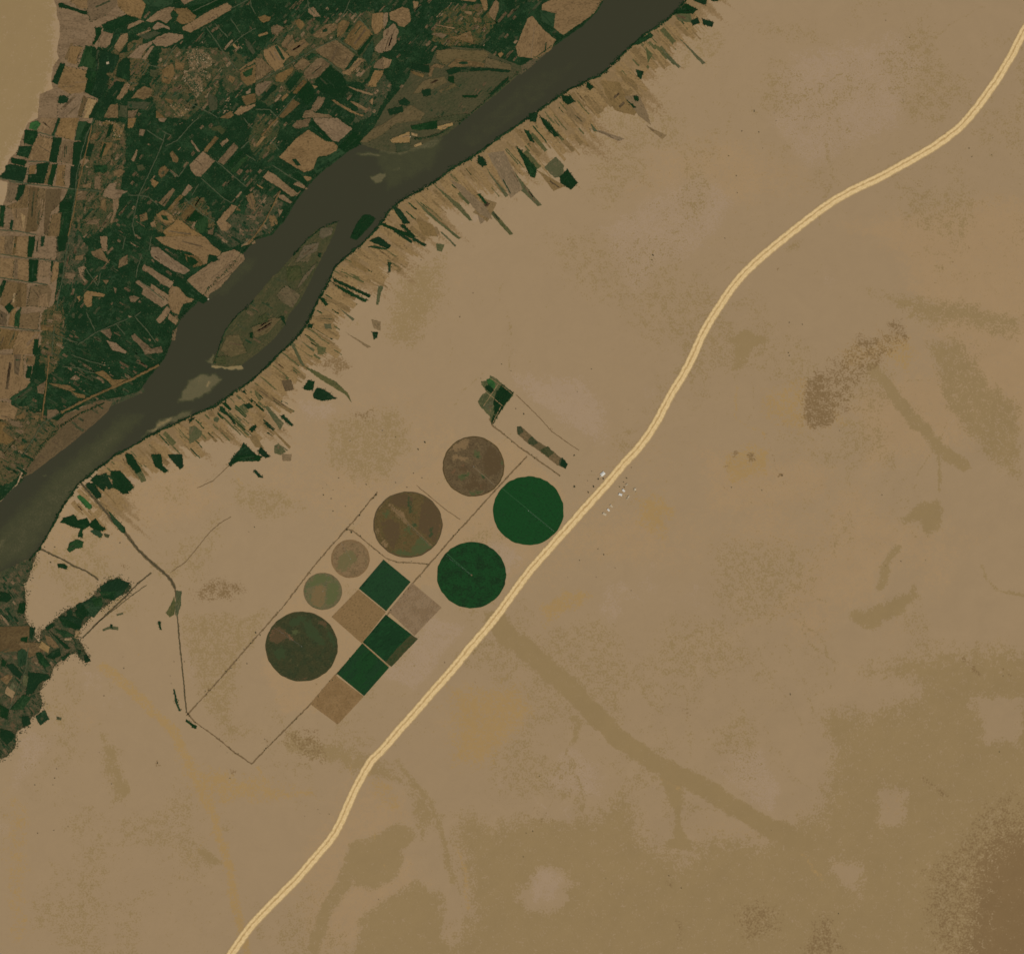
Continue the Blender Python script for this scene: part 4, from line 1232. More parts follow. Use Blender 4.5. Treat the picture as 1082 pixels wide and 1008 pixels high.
# small garden plots too many to count, between the palms
def rowdir(x, y):
    if y > 330: return (.82, .50)
    if x < 112+(.2*max(0, 120-y)): return (.20, -.98)
    if y > 225 and x < 150: return (.15, -.98) if x < 120 else (.80, .55)
    return (.66, -.75)
pv_ = []; pf_ = []; pm_ = []
def plot(x, y, dx, dy, L, w_, cls, ok):
    ox, oy = -dy, dx
    cs = [(x+dx*L/2*a+ox*w_/2*b, y+dy*L/2*a+oy*w_/2*b) for a, b in ((-1,-1),(1,-1),(1,1),(-1,1))]
    for q in cs+[(x, y)]:
        if not (-20 < q[0] < CW and -20 < q[1] < CH) or LM[min(CH-1, max(0, int(q[1]))), min(CW-1, max(0, int(q[0])))] not in ok: return
    cs = [tuple(p) for p in ragged(cs, .45, 1.0)]; b = len(pv_); zz = 1.62+.0002*len(pf_)
    for q in cs: xx, yy = W(q); pv_.append((xx, yy, zz))
    f = list(range(b, b+len(cs)))
    if area(cs) > 0: f = f[::-1]
    pf_.append(f); pm_.append(cls)
for zone in range(4):
    dx, dy = ((.20, -.98), (.66, -.75), (.82, .50), (.62, .78))[zone]
    for iu in range(-60, 140):
        for iv in range(-160, 320):
            cu = 8.5; cv = 3.4
            uu = iu*cu+((iv*37) % 11)*.6; vv = iv*cv
            x = 250+dx*uu-dy*vv+rng.normal()*1.1; y = 250+dy*uu+dx*vv+rng.normal()*1.1
            if not (-6 < x < 640 and -6 < y < 850): continue
            zz_ = 3 if y > 590 else 2 if y > 345 else 0 if x < 118-y*.12 else (2 if (y > 235 and x > 120) else 1)
            if zz_ != zone: continue
            low = zone == 3; ok = (3,) if low else (6, 3, 7)
            if not (0 <= x < CW and 0 <= y < CH) or LM[int(y), int(x)] not in ok: continue
            isl = LM[int(y), int(x)] == 3 and not low
            if isl and rng.random() < .75: continue
            d_ = float(fbm(x/38, y/38, 81, 3)); th = .50 if 110 < x < 420 and y < 250 else .44
            und = LM[int(y), int(x)] == 7
            if not low and not und and d_ < th and rng.random() < .86: continue
            if rng.random() < .34: continue
            if low: cls = int(rng.choice([0, 1, 2, 3, 4, 5], p=[.20, .08, .16, .08, .34, .14]))
            elif und: cls = int(rng.choice([0, 1, 2, 3, 4, 5], p=[.16, .14, .16, .20, .24, .10]))
            elif isl: cls = int(rng.choice([1, 2, 3, 0], p=[.4, .3, .2, .1]))
            else: cls = int(rng.choice([0, 1, 2, 3, 4, 5], p=[.42, .26, .10, .08, .11, .03] if x > 380 or y > 250 else [.36, .24, .12, .11, .12, .05]))
            n_ = int(rng.choice([1, 2, 3], p=[.6, .25, .15]))
            for k in range(n_):
                w_ = (cv-.5)/n_*rng.uniform(.7, 1.0); o_ = (k-(n_-1)/2)*cv/n_
                plot(x-dy*o_, y+dx*o_, dx, dy, cu*float(np.clip(rng.lognormal(-.45, .45), .2, 1.6)), w_, cls if k == 0 or rng.random() < .4 else int(rng.choice([0, 1, 4])), ok)
# rows and headlands inside the larger fields
ROWM = {'t': (5, 3, 2, 0), 'b': (2, 5, 1, 4), 'd': (3, 1, 5, 0), 's': (3, 5, 5, 1), 'g': (0, 0, 1, 4), 'm': (4, 4, 1, 0), 'o': (0, 2, 4, 1), 'i': (1, 2, 3, 1)}
for (c_, P, o_, A, cx, cy, key) in recs:
    if key is None or A < 45: continue
    if c_ == 'g' and rng.random() < .5: continue
    ang = math.radians(0)+principal(P)[0]; dx, dy = math.cos(ang), -math.sin(ang)
    if rng.random() < .2: dx, dy = -dy, dx
    R_ = math.sqrt(A); ztop = o_.location.z+max(v.co.z for v in o_.data.vertices)
    for k in range(int(min(14, 2+A/28))):
        x = cx+rng.uniform(-1, 1)*R_*.8; y = cy+rng.uniform(-1, 1)*R_*.8; L = rng.uniform(.25, 1.3)*R_; w_ = rng.uniform(.5, 1.5) if rng.random() < .8 else rng.uniform(1.5, 3.2)
        cs = [(x+dx*L/2*a-dy*w_/2*b, y+dy*L/2*a+dx*w_/2*b) for a, b in ((-1,-1),(1,-1),(1,1),(-1,1))]
        if not all(inpoly(np.array([q[0]]), np.array([q[1]]), P)[0] for q in cs): continue
        cs = [tuple(p) for p in ragged(cs, .45, 1.0)]; b = len(pv_)
        for q in cs: xx, yy = W(q); pv_.append((xx, yy, ztop+.0035))
        f = list(range(b, b+len(cs)))
        if area(cs) > 0: f = f[::-1]
        pf_.append(f); pm_.append(ROWM.get(c_, (3, 2, 1, 0))[int(rng.choice(4, p=[.42, .3, .2, .08]))])
print('plots', len(pf_))
gp = mk('garden_plots', pv_, pf_, MAT['m'])
for k in ('o', 'd', 'b', 'g', 't'): gp.data.materials.append(MAT[k])
gp.data.polygons.foreach_set('material_index', pm_)
tag(gp, 'countless tiny garden plots between the palms of the flood plain', 'gardens', kind='stuff')

# thin cultivated strips running inland from the east bank, too many to count
sv_ = []; sf_ = []; sm_ = []
SEG = [(p, q) for p, q in zip(EASTB[8:-2], EASTB[9:-1])]
def strip_dir(x, y):
    t_ = np.interp(x, [90, 200, 300, 350, 400, 470, 560, 700], [48, 46, 38, 27, 36, 48, 50, 48])
    return math.cos(math.radians(t_)), math.sin(math.radians(t_))
for k in range(1100):
    p, q = SEG[rng.integers(len(SEG))]; f = rng.random(); bx, by = p[0]+(q[0]-p[0])*f, p[1]+(q[1]-p[1])*f
    dx, dy = strip_dir(bx, by); u_ = bx*.64-by*.77
    reach = 24+60*float(vnoise(u_/8, 0, 61))*float(vnoise(u_/33, 3, 62))
    a0 = rng.uniform(1, 1+reach*.7); L = min(rng.uniform(6, 26), reach*1.2-a0+4); w_ = rng.uniform(.7, 1.6) if rng.random() < .55 else rng.uniform(2, 6)
    wide = w_ > 1.8
    cs = [(bx+dx*(a0+L*s_)-dy*w_/2*v_, by+dy*(a0+L*s_)+dx*w_/2*v_) for s_, v_ in ((0,-1),(1,-1),(1,1),(0,1))]
    mx, my = int(np.clip(bx+dx*(a0+L*.5), 0, CW-1)), int(np.clip(by+dy*(a0+L*.5), 0, CH-1))
    if LM[my, mx] in (9, 6, 1, 2) or L < 3: continue
    far = a0/reach
    cs = [tuple(p_) for p_ in ragged(cs, .6, .9)]; b = len(sv_); zz = .22+.00016*k
    for q_ in cs: xx, yy = W(q_); sv_.append((xx, yy, zz))
    f_ = list(range(b, b+len(cs)))
    if area(cs) > 0: f_ = f_[::-1]
    pr = [.26, .24, .24, .14, .07, .05] if far < .4 else [.42, .36, .14, .07, .01, 0]
    if 170 < bx < 345 and rng.random() < .55: pr = [.12, .14, .22, .28, .14, .10]
    if wide: pr = [.44, .26, .26, .04, 0, 0]
    sf_.append(f_); sm_.append(int(rng.choice(6, p=pr)))
bs = mk('bank_strips', sv_, sf_, MAT['k'])
for k in ('q', 'j', 'l', 'm', 'g'): bs.data.materials.append(MAT[k])
bs.data.polygons.foreach_set('material_index', sm_)
tag(bs, 'countless faint thin cultivated strips running inland from the east bank', 'strips', kind='stuff')

# lanes between the fields
LM2 = plain('lane dust', (74,80,54)); TM = plain('track dirt', (118,96,65)); CM_ = plain('canal weeds', (106,90,60)); CW_ = plain('canal water', (78,68,45), .3, .2)
lanes = ribbon('farm_lane', [(p, 1.0) for p in LANES], 1.0, LM2, 6.0, amp=.35, wn=.7, th=.05)
tag(lanes, kind='structure')
tag(ribbon('farm_lane', [([(277,144),(286,133),(294,125)], 1.8), ([(296,202),(288,219),(281,233),(272,246),(262,258)], 1.5), ([(97,133),(90,165),(82,200),(78,225),(72,250)], 1.2), ([(52,375),(50,400),(44,445)], 1.5), ([(65,436),(100,418),(135,403),(168,386)], 2.2)], 1.5, MAT['b'], 8.2, amp=.4, wn=.6, th=.05), kind='structure')
tag(ribbon('farm_lane', [([(527,405),(519,417),(511,429)], .7), ([(513,414),(522,421),(531,429)], .7), ([(530,428),(524,440),(520,449)], .8), ([(518,400),(531,408),(542,417)], .6)], .7, MAT['q'], 2.4, amp=.2, wn=.5, th=.05), kind='structure')
for p, w_ in TRACKS: tag(ribbon('dirt_track', [p], w_, TM, .55, amp=.3, wn=.7), kind='structure')
for p, w_ in CANALS:
    c = ribbon('canal', [p], w_*1.05, CM_, .75, amp=.3, wn=.45); tag(c, kind='structure')
    ribbon('water', [p], w_*.5, CW_, .95, parent=c, amp=.3, wn=.5)

# ------------------------------------------------------------------ the highway
def road_strip(name, off, w_, mat, dz, wn, parent=None, stp=1.2):
    C = np.array(ROAD, float)
    D = np.array(ragged([tuple(p) for p in C], 0, 3.0, False))
    for _ in range(3): D[1:-1] = (D[:-2]+D[1:-1]*2+D[2:])/4
    C = np.array(ragged([tuple(p) for p in D], .12, stp, False)); T = np.gradient(C, axis=0); T /= np.hypot(T[:,0], T[:,1])[:,None]
    N = np.stack([-T[:,1], T[:,0]], 1); s = np.arange(len(C)); C = C+N*off
    L = C+N*(w_/2*(1+wn*(vnoise(s*.45, s*0, 3)-.5)))[:,None]; R = C-N*(w_/2*(1+wn*(vnoise(s*.45, s*0, 4)-.5)))[:,None]
    V = []; F = []
    for l, r in zip(L, R):
        for q, h in ((l, -1.2), (l, 0), (r, 0), (r, -1.2)):
            x, y = W(q); V.append((x, y, float(relief(q[0], q[1]))+dz+h))
    for i in range(len(C)-1):
        for j in range(3): a = 4*i+j; F.append((a, a+1, a+5, a+4))
    return mk(name, V, F, mat, parent)
def road_mat(name, A, B):
    t = NT(name); pv = t.n('ShaderNodeNewGeometry').outputs['Position']
    a = t.math('ADD', t.math('MULTIPLY', t.noise(pv, 1/30., 3, .6), .6), t.math('MULTIPLY', t.noise(pv, 1/11., 2), .4))
    t.l(t.mix(t.step(a, .42, .58), lin(A), lin(B)), t.b.inputs['Base Color']); return t.m
rd = tag(road_strip('road', 0, 7.6, road_mat('road sand', (202,172,120), (214,184,134)), 1.6, .2), kind='structure')
road_strip('road_edge', 4.1, 1.2, road_mat('road edge', (166,138,96), (182,154,108)), 1.4, .6, rd)
road_strip('road_edge', -4.1, 1.2, bpy.data.materials['road edge'], 1.4, .6, rd)
road_strip('median', .6, 1.5, road_mat('road median', (172,140,92), (190,158,108)), 1.85, 1.1, rd)

# ------------------------------------------------------------------ centre pivot circles
def circle(rx_, ry_, n=150, a0=0, a1=2*math.pi, wob=.012, seed=1):
    out = []
    for i in range(n):
        a = a0+(a1-a0)*i/n; k = 1+wob*(float(vnoise(a*9+seed*7, seed, 5))-.5)*2
        out.append((rx_*k*M*math.cos(a), ry_*k*M*math.sin(a)))
    return out
def sheet(name, pts, mat, z, parent, h=.5):
    n = len(pts); V = [(x, y, z) for x, y in pts]+[(x, y, z-h) for x, y in pts]
    F = [list(range(n))]+[[i, n+i, n+(i+1) % n, (i+1) % n] for i in range(n)]
    if area(np.array(pts)) < 0: F = [f[::-1] for f in F]
    return mk(name, V, F, mat, parent)
def bar(name, a, b, w_, z, h, mat, parent):
    a = np.array(a, float)*M; b = np.array(b, float)*M; d = (b-a)/np.hypot(*(b-a)); n = np.array([-d[1], d[0]])*w_/2
    k = max(2, int(np.hypot(*(b-a))/12)); V = []; F = []
    for i in range(k+1):
        c = a+(b-a)*i/k; ww = .7+.6*_h(np.int64(i), np.int64(5), 3)
        for q, zz in ((c+n*ww, z), (c+n*ww, z+h), (c-n*ww, z+h), (c-n*ww, z)): V.append((q[0], q[1], zz))
    for i in range(k):
        for j in range(4): F.append((4*i+j, 4*i+(j+1) % 4, 4*i+4+(j+1) % 4, 4*i+4+j))
    return mk(name, V, F, mat, parent)
METAL = plain('galvanised metal', (150,150,140), .5, .4)
def sprinkler(parent, r_, ang, z0):
    """centre pivot machine: hub pyramid, long pipe on wheeled towers"""
    V = []; F = []
    def box(x0, x1, y0, y1, z0_, z1_):
        b = len(V)
        for z in (z0_, z1_):
            for x, y in ((x0,y0),(x1,y0),(x1,y1),(x0,y1)): V.append((x, y, z))
        F.extend([(b,b+3,b+2,b+1),(b+4,b+5,b+6,b+7)]+[(b+i, b+(i+1) % 4, b+4+(i+1) % 4, b+4+i) for i in range(4)])
    R_ = r_*M*.97; box(0, R_, -.25, .25, 3.6, 4.1)
    for k in range(1, 9):
        x = R_*k/8-2
        box(x-.15, x+.15, -1.6, -1.3, 0, 3.6); box(x-.15, x+.15, 1.3, 1.6, 0, 3.6); box(x-.12, x+.12, -1.5, 1.5, 3.3, 3.55)
        box(x-.9, x+.9, -1.8, -1.25, 0, 1.1); box(x-.9, x+.9, 1.25, 1.8, 0, 1.1)
        box(x-R_/16-.1, x-R_/16+.1, -.9, .9, 2.6, 2.8)
    o = mk('sprinkler_arm', V, F, METAL, parent, (0, 0, z0), ang)
    V = []; F = []
    for sx_, sy_ in ((1,1),(-1,1),(-1,-1),(1,-1)):
        b = len(V); V += [(2*sx_, 2*sy_, 0), (2*sx_-.3*sx_, 2*sy_, 0), (.3*sx_, .3*sy_, 4.2), (.1*sx_, .3*sy_, 4.2), (2*sx_, 2*sy_-.3*sy_, 0), (.3*sx_, .1*sy_, 4.2)]
        F += [(b, b+1, b+3, b+2), (b, b+2, b+5, b+4)]
    box(-3, 3, -3, 3, 0, .25); box(-.4, .4, -.4, .4, 0, 4.6)
    mk('pivot_hub', V, F, METAL, parent, (0, 0, z0))
def sect(rx_, ry_, a0, a1, r0=0.0, n=40):
    o = [(rx_*M*math.cos(math.radians(a0+(a1-a0)*i/n)), ry_*M*math.sin(math.radians(a0+(a1-a0)*i/n))) for i in range(n+1)]
    if r0 > 0: o += [(x*r0, y*r0) for x, y in o[::-1]]
    else: o.append((0, 0))
    return o
def blobs(name, lst, mat, z, parent):
    for k, P in enumerate(lst):
        C = [((p[0])*M, -(p[1])*M) for p in ragged(P, .9, 1.0)]
        sheet(name, C, mat, z+k*.03, parent, .2)
VM = (1, 1, 1)
def pm(nm, A, B, f, C=None, cf=.15, fine=1/14., big=1/90., soft=.05): return field_mat(nm, A, B, f, C, cf, VM, .0, soft, fine, big)
PIV = [
 (500.4,493,32.4,31.6, lambda L: pivot_mat('pivot brown', (96,79,52), (86,70,46), .4, (108,90,58), .25, L), 'large brown crop circle northernmost, mottled with green and rust patches', -42),
 (558.2,539.7,37.4,36.2, pm('pivot deep green', (29,63,33), (33,60,35), .12, None), 'largest solid deep green crop circle close to the road, crossed by a thin diagonal line', -39),
 (498.3,607.6,36.5,34.8, pm('pivot dark green', (29,62,32), (28,50,28), .34, None, .1), 'solid dark green crop circle with a pale half-width line and centre dot', 143),
 (431,554.4,36.4,34.8, lambda L: pivot_mat('pivot faded', (92,76,48), (84,72,44), .40, (78,78,47), .25, L), 'large brown and green mottled crop circle in the middle of the upper row', -44),
 (370.3,590.5,20.2,20, lambda L: pivot_mat('pivot pale', (124,100,68), (112,90,60), .42, (106,92,60), .28, L), 'small faded brown crop circle, palest of the seven', 120),
 (341.1,624.8,20.3,19.4, lambda L: pivot_mat('pivot sage', (92,90,56), (104,92,60), .42, (80,88,54), .28, L), 'small sage green crop circle speckled with brown', 70),
 (318.8,683,38,36.6, lambda L: pivot_mat('pivot olive', (60,60,37), (52,58,36), .42, (78,74,46), .20, L), 'dark olive crop circle, southernmost, with a rusty brown wedge on its left side', 145)]
edge = pm('circle rim', (78,64,40), (88,74,46), .4)
line_m = plain('wheel track', (50,84,50)); line_b = plain('dry wheel track', (114,94,64))
LAYC = {'tan': (120,97,66), 'dbr': (84,68,45), 'grn': (76,80,48), 'rust': (104,78,53), 'dgr': (56,66,40), 'sage': (112,93,61), 'ol': (104,94,61), 'lg': (88,90,55)}
PATCH = {0: ((462, 455, 12.6), """
tan 430,115 420,250 280,265 150,275 200,200 290,140 360,118
tan 200,350 220,320 400,350 420,400 330,410 190,400
dbr 600,360 700,200 780,230 870,330 880,440 820,560 760,620 640,600 600,480
dbr 240,500 380,480 420,560 300,560
dbr 430,680 600,680 700,740 620,790 440,790 280,760
dbr 420,600 540,590 560,660 440,680
grn 470,270 530,250 610,340 560,400 480,350
dgr 510,340 590,345 560,380 520,375
grn 280,590 400,530 460,560 420,620 330,680 290,650
dgr 350,560 410,545 400,600 340,620
dgr 580,600 640,610 650,650 600,640
grn 560,560 640,600 660,660 590,650
grn 420,800 560,800 640,780 560,860 450,865
grn 850,390 880,390 880,480 850,470
rust 320,440 350,420 350,480 310,490
rust 850,290 880,320 880,370 850,360
rust 560,700 600,710 590,760 560,760
rust 190,520 240,510 230,560 195,560"""),
3: ((390, 510, 12.6), """
dbr 660,440 730,200 830,230 930,340 965,480 960,620 880,790 800,760 700,690 640,620
dbr 330,150 500,140 600,200 560,330 430,350 300,300 250,240
dbr 160,520 300,480 400,560 430,700 330,880 260,840 200,700
tan 270,270 300,290 360,360 470,380 470,430 540,560 520,580 400,480 330,400 270,310
tan 110,320 170,300 160,350 90,390
tan 80,620 130,620 120,700 90,680
tan 140,700 200,780 260,800 240,880 160,810
tan 740,760 850,830 770,910 700,940 760,880
grn 620,770 700,720 800,800 850,850 740,930 600,985 440,985 330,950 300,900 420,880 560,900
grn 430,600 540,590 590,700 500,680
grn 180,380 260,370 300,430 240,470 180,430
grn 560,500 640,560 640,620 570,590
dgr 520,180 545,180 560,300 590,400 550,440 510,380 510,260
dgr 800,600 850,590 850,700 800,730
dgr 565,510 640,560 650,600 580,580
rust 930,560 965,560 950,680 925,680"""),
6: ((275, 640, 11.86), """
dbr 130,300 210,250 300,290 380,380 430,430 340,430 230,480 120,450 95,420
dbr 420,900 600,900 560,945 440,940
rust 300,300 330,310 410,400 430,430 390,435 330,370
rust 760,880 900,720 950,620 965,640 900,740 800,860
rust 115,380 140,300 180,330 130,400
dbr 730,180 850,200 800,270 720,240
dgr 520,200 640,170 700,290 780,380 820,480 760,500 640,440 560,330
dgr 350,200 520,110 620,150 520,240 420,280
dgr 150,560 260,500 340,600 300,700 200,660
dgr 820,280 900,330 950,440 930,540 860,440
grn 370,320 490,300 500,350 400,360"""),
4: ((315, 560, 11.2), """
ol 480,320 560,240 660,240 700,330 620,450 540,500 450,460"""),
5: ((315, 560, 11.2), """
sage 180,680 280,620 330,700 320,850 280,930 170,890 150,800
lg 330,640 460,620 500,740 430,880 340,900 330,760
lg 130,600 220,520 400,540 420,600 300,620 150,690""")}
def disc(name, rx_, ry_, mat, z, parent, seed, atts):
    NA = 220; NR = max(12, int(rx_*1.2)); o_ = np.array(circle(rx_, ry_, NA, seed=seed, wob=.012))
    V = [(0, 0, z)]; F = []
    for r in range(1, NR+1): V += [(x*r/NR, y*r/NR, z) for x, y in o_]
    V += [(x, y, 0) for x, y in o_]
    for k in range(NA):
        F.append((0, 1+k, 1+(k+1) % NA))
        for r in range(NR):
            a = 1+r*NA; F.append((a+k, a+NA+k, a+NA+(k+1) % NA, a+(k+1) % NA))
    o = mk(name, V, F, mat, parent); v = np.array(V); X = v[:,0]/M; Y = -v[:,1]/M
    X = X+(fbm(X/4+50, Y/4+50, 21, 3)-.5)*5; Y = Y+(fbm(X/4+50, Y/4+50, 22, 3)-.5)*5
    for nm, P in atts:
        at = o.data.attributes.get(nm) or o.data.attributes.new(nm, 'FLOAT', 'POINT')
        old = np.zeros(len(V), np.float32); at.data.foreach_get('value', old)
        dd = segdist(X, Y, P, True)*np.where(inpoly(X, Y, P), -1, 1)
        at.data.foreach_set('value', np.maximum(old, .82*(1-sstep(-3.0, 2.5, dd))).astype(np.float32))
    return o
def pivot_mat(nm, A, B, f, C, cf, lays):
    m = pm(nm, A, B, f, C, cf)
    t = NT.__new__(NT); t.m = m; t.t = m.node_tree; t.b = t.t.nodes['Principled BSDF']
    ln = t.b.inputs['Base Color'].links[0]; col = ln.from_socket; pv = t.n('ShaderNodeTexCoord').outputs['Object']
    g = t.math('ADD', t.math('MULTIPLY', t.math('SUBTRACT', t.noise(pv, 1/15., 2, .7), .5), 1.9), t.math('MULTIPLY', t.math('SUBTRACT', t.noise(pv, 1/45., 2), .5), 1.2))
    for L in lays: col = t.mix(t.step(t.math('ADD', t.attr(L), g), .40, .66), col, lin(LAYC[L]))
    t.l(col, t.b.inputs['Base Color']); return m
PP = []
for i, (cx, cy, rx_, ry_, mt, lb, ang) in enumerate(PIV):
    x, y = W((cx, cy)); e = bpy.data.objects.new('pivot_field', None); COL.objects.link(e); e.location = (x, y, 0)
    tag(e, lb, 'crop circle', 'centre pivot crop circles beside the road', 'thing'); PP.append(e)
    at = []
    if i in PATCH:
        (ox, oy, sc), txt = PATCH[i]; at = [(c_, [(p[0]-cx, p[1]-cy) for p in P]) for c_, P in parse(txt, ox, oy, sc)]
    if callable(mt): mt = mt(sorted({a_ for a_, _ in at}, key=list(LAYC).index))
    disc('crop', rx_, ry_, mt, 2.2 if i in (1, 2) else 1.5, e, i+1, at)
    sprinkler(e, min(rx_, ry_), math.radians(ang), 2.0)
for i in (0, 3, 4, 5, 6):
    rx_, ry_ = PIV[i][2:4]; n = 120
    o_ = circle(rx_*1.005, ry_*1.005, n, seed=i+1, wob=.010); V = []; F = []
    for k in range(n):
        q = .965 if i != 4 else .93; q += .015*(float(vnoise(k*.4, i, 9))-.5)
        V += [(o_[k][0], o_[k][1], 1.98), (o_[k][0]*q, o_[k][1]*q, 1.98), (o_[k][0], o_[k][1], .2)]
        a = 3*k; b = 3*((k+1) % n); F += [(a, b, b+1, a+1), (a, a+2, b+2, b)]
    mk('field_rim', V, F, {0: edge, 3: edge, 4: pm('rim pale', (114,90,60), (124,100,68), .45), 5: pm('rim sage', (104,88,58), (92,86,54), .4), 6: pm('rim olive', (76,66,42), (60,60,38), .5)}[i], PP[i])
bar('wheel_track', (-36.5*.76, 36*.66), (36*.77, -35*.62), 5, 2.25, .25, line_m, PP[1])
bar('wheel_track', (-36*.72, 34*.66), (0, 0), 7, 2.25, .25, line_m, PP[2])
hubd = sheet('hub_clearing', circle(.85, .85, 20), line_b, 2.7, PP[2], .5)
bar('wheel_track', (-30*.6, 26*.75), (34*.74, -33*.66), 8, 1.95, .15, line_b, PP[3])
bar('wheel_track', (2, -2), (31*.72, -31*.62), 10, 1.95, .15, line_b, PP[0])

# ------------------------------------------------------------------ square plots
def sq(txt): return parse(txt, 260, 500, 4.007)[0][1]
sg = field_mat('alfalfa', (29,60,31), (31,56,33), .3, (24,48,26), .20, (.25,1,1), .0, .05)
sg2 = field_mat('alfalfa thick', (25,52,28), (28,62,32), .42, (20,38,22), .22, (.4,1,1), .0, .05)
SQ = [('crop_plot', 'a 582,365 697,460 593,583 477,488', sg, 'northernmost green square plot, below the mottled brown circle'),
 ('crop_plot', 'a 592,598 713,692 605,812 494,715', sg2, 'middle green square plot, with a brown fringe on its lower right side'),
 ('crop_plot', 'a 492,720 606,822 500,943 384,848', sg, 'southernmost green square plot, just below a thin sandy lane'),
 ('fallow_plot', 'a 475,492 592,588 490,720 362,608', field_mat('smooth tan', (126,101,69), (123,99,67), .4, None), 'smooth tan square plot left of the green squares'),
 ('fallow_plot', 'a 703,463 828,568 713,688 603,585', field_mat('grainy brown', (122,98,68), (132,108,78), .46, (112,90,62), .2, (1,1,1), .0, .04), 'grainy brown square plot right of the green squares'),
 ('fallow_plot', 'a 376,852 498,945 388,1063 271,976', field_mat('dull brown', (123,99,70), (132,107,77), .38, (116,93,65), .2, (1,1,1), .0, .04), 'dull brown square plot at the lower end of the row of squares')]
for nm, s_, mt, lb in SQ:
    o = slab(nm, sq(s_), mt, 0, 1.6 if nm == 'crop_plot' else .9, amp=.12)
    tag(o, lb, 'field', 'square plots between circles and road', 'thing')
    if 'fringe' in lb:
        P = sq('a 605,812 615,820 728,700 713,692 700,682 640,740 590,800'); slab('dry_fringe', P, field_mat('dry fringe', (50,60,35), (66,64,39), .45, (40,58,32), .3), 1.2, 1.75, parent=o, amp=.3)
tag(ribbon('sandy_lane', [([(382.5,679.3),(396,691),(411,704)], .8)], .8, MAT['q'], 1.3, amp=.1, wn=.2), kind='structure')
# the narrow nursery bed by the road
x, y = W((575,472)); nb = bpy.data.objects.new('nursery_bed', None); COL.objects.link(nb); nb.location = (x, y, 0)
tag(nb, 'long narrow olive bed with green tips, alone between plantation and roadside buildings', 'field', None, 'thing')
for k, (c, P) in enumerate(STRIP_PLOT):
    a = slab('bed' if k == 0 else 'green_patch', P, MAT['o'] if k else field_mat('bed soil', (104,84,54), (90,76,48), .45, (78,72,44), .15), 0, .8+.15*k, parent=nb, amp=.5)
slab('green_patch', parse('m 850,850 905,905 880,950 830,915', 500, 390, 9.02)[0][1], MAT['g'], 0, 1.9, parent=nb, amp=.5)
# ------------------------------------------------------------------ buildings by the road
def prism(V, F, x0, x1, y0, y1, z0, z1):
    b = len(V)
    for z in (z0, z1):
        for x, y in ((x0,y0),(x1,y0),(x1,y1),(x0,y1)): V.append((x, y, z))
    F.extend([(b,b+3,b+2,b+1),(b+4,b+5,b+6,b+7)]+[(b+i, b+(i+1) % 4, b+4+(i+1) % 4, b+4+i) for i in range(4)])
def boxes(name, L, mat, parent, dz=0):
    V = []; F = []
    for q in L: prism(V, F, *q)
    return mk(name, V, F, mat, parent, (0, 0, dz))
WALL = plain('wall plaster', (176,158,128)); DOORM = plain('door paint', (84,70,52)); GLASS = plain('window glass', (60,66,68), .2, .5)
ROOFS = {'w': plain('white sheet roof', (212,206,192)), 'c': plain('cream roof', (186,168,138)), 's': plain('sandy roof', (172,152,120))}
def building(px, L, B, ang, roof, label, gable=True, H=6):
    x, y = W(px); z = float(relief(*px)); e = bpy.data.objects.new('farm_building', None); COL.objects.link(e)
    e.location = (x, y, z); e.rotation_euler[2] = math.radians(ang); tag(e, label, 'building', 'pale roofed buildings beside the road')
    l, b = L/2, B/2; boxes('wall', [(-l, l, -b, b, -1, H)], WALL, e)
    if gable:
        o = 1.0; r = H+B*.16
        V = [(-l-o,-b-o,H-.2),(l+o,-b-o,H-.2),(l+o,b+o,H-.2),(-l-o,b+o,H-.2),(-l-o,0,r),(l+o,0,r),(-l-o,-b-o,H+.1),(l+o,-b-o,H+.1),(l+o,b+o,H+.1),(-l-o,b+o,H+.1)]
        F = [(0,3,2,1),(6,7,5,4),(8,9,4,5),(0,1,7,6),(1,2,8,7),(2,3,9,8),(3,0,6,9),(6,4,9),(7,8,5)]
        rf = mk('roof', V, F, ROOFS[roof], e)
        boxes('ridge_vent', [(-l*.7, l*.7, -.5, .5, r-.1, r+.5)], ROOFS[roof], rf)
    else:
        rf = boxes('roof', [(-l-.3, l+.3, -b-.3, b+.3, H, H+.35)], ROOFS[roof], e)
        boxes('parapet', [(-l-.3, l+.3, -b-.32, -b+.1, H+.351, H+1.1), (-l-.3, l+.3, b-.1, b+.32, H+.351, H+1.1), (-l-.32, -l+.1, -b+.1, b-.1, H+.351, H+1.1), (l-.1, l+.32, -b+.1, b-.1, H+.351, H+1.1)], WALL, rf)
        boxes('water_tank', [(l*.3, l*.3+2.4, -1.2, 1.2, H+.351, H+2.3)], ROOFS['w'], rf)
    boxes('door', [(-1.4, 1.4, -b-.12, -b+.05, 0, 3)], DOORM, e)
    for s in (-.6, .6): boxes('window', [(s*l-1, s*l+1, -b-.1, -b+.05, 2.2, 3.8)], GLASS, e)
    for s in (-.5, .5): boxes('window', [(s*l-1, s*l+1, b-.05, b+.1, 2.2, 3.8)], GLASS, e)
building((636.9,500.8), 46, 34, 40, 'w', 'large bright white roofed building, the only one on the field side of the road')
building((635.2,503.2), 22, 14, 40, 'c', 'cream annex just below the large bright white building', False, 4)
building((662.2,512.2), 26, 17, 30, 's', 'sandy roofed shed closest to the road on its desert side', False)
building((658.9,518.4), 30, 18, -45, 'w', 'white roofed shed just below the sandy shed nearest the road')
building((655.6,522.6), 36, 22, -20, 'w', 'largest white shed on the desert side of the road')
building((670.9,517.2), 26, 22, 80, 'c', 'cream building farthest from the road, at the right end of the hamlet')
building((664.3,524.9), 22, 15, 45, 'c', 'small cream shed set right of the largest desert side white shed', False)
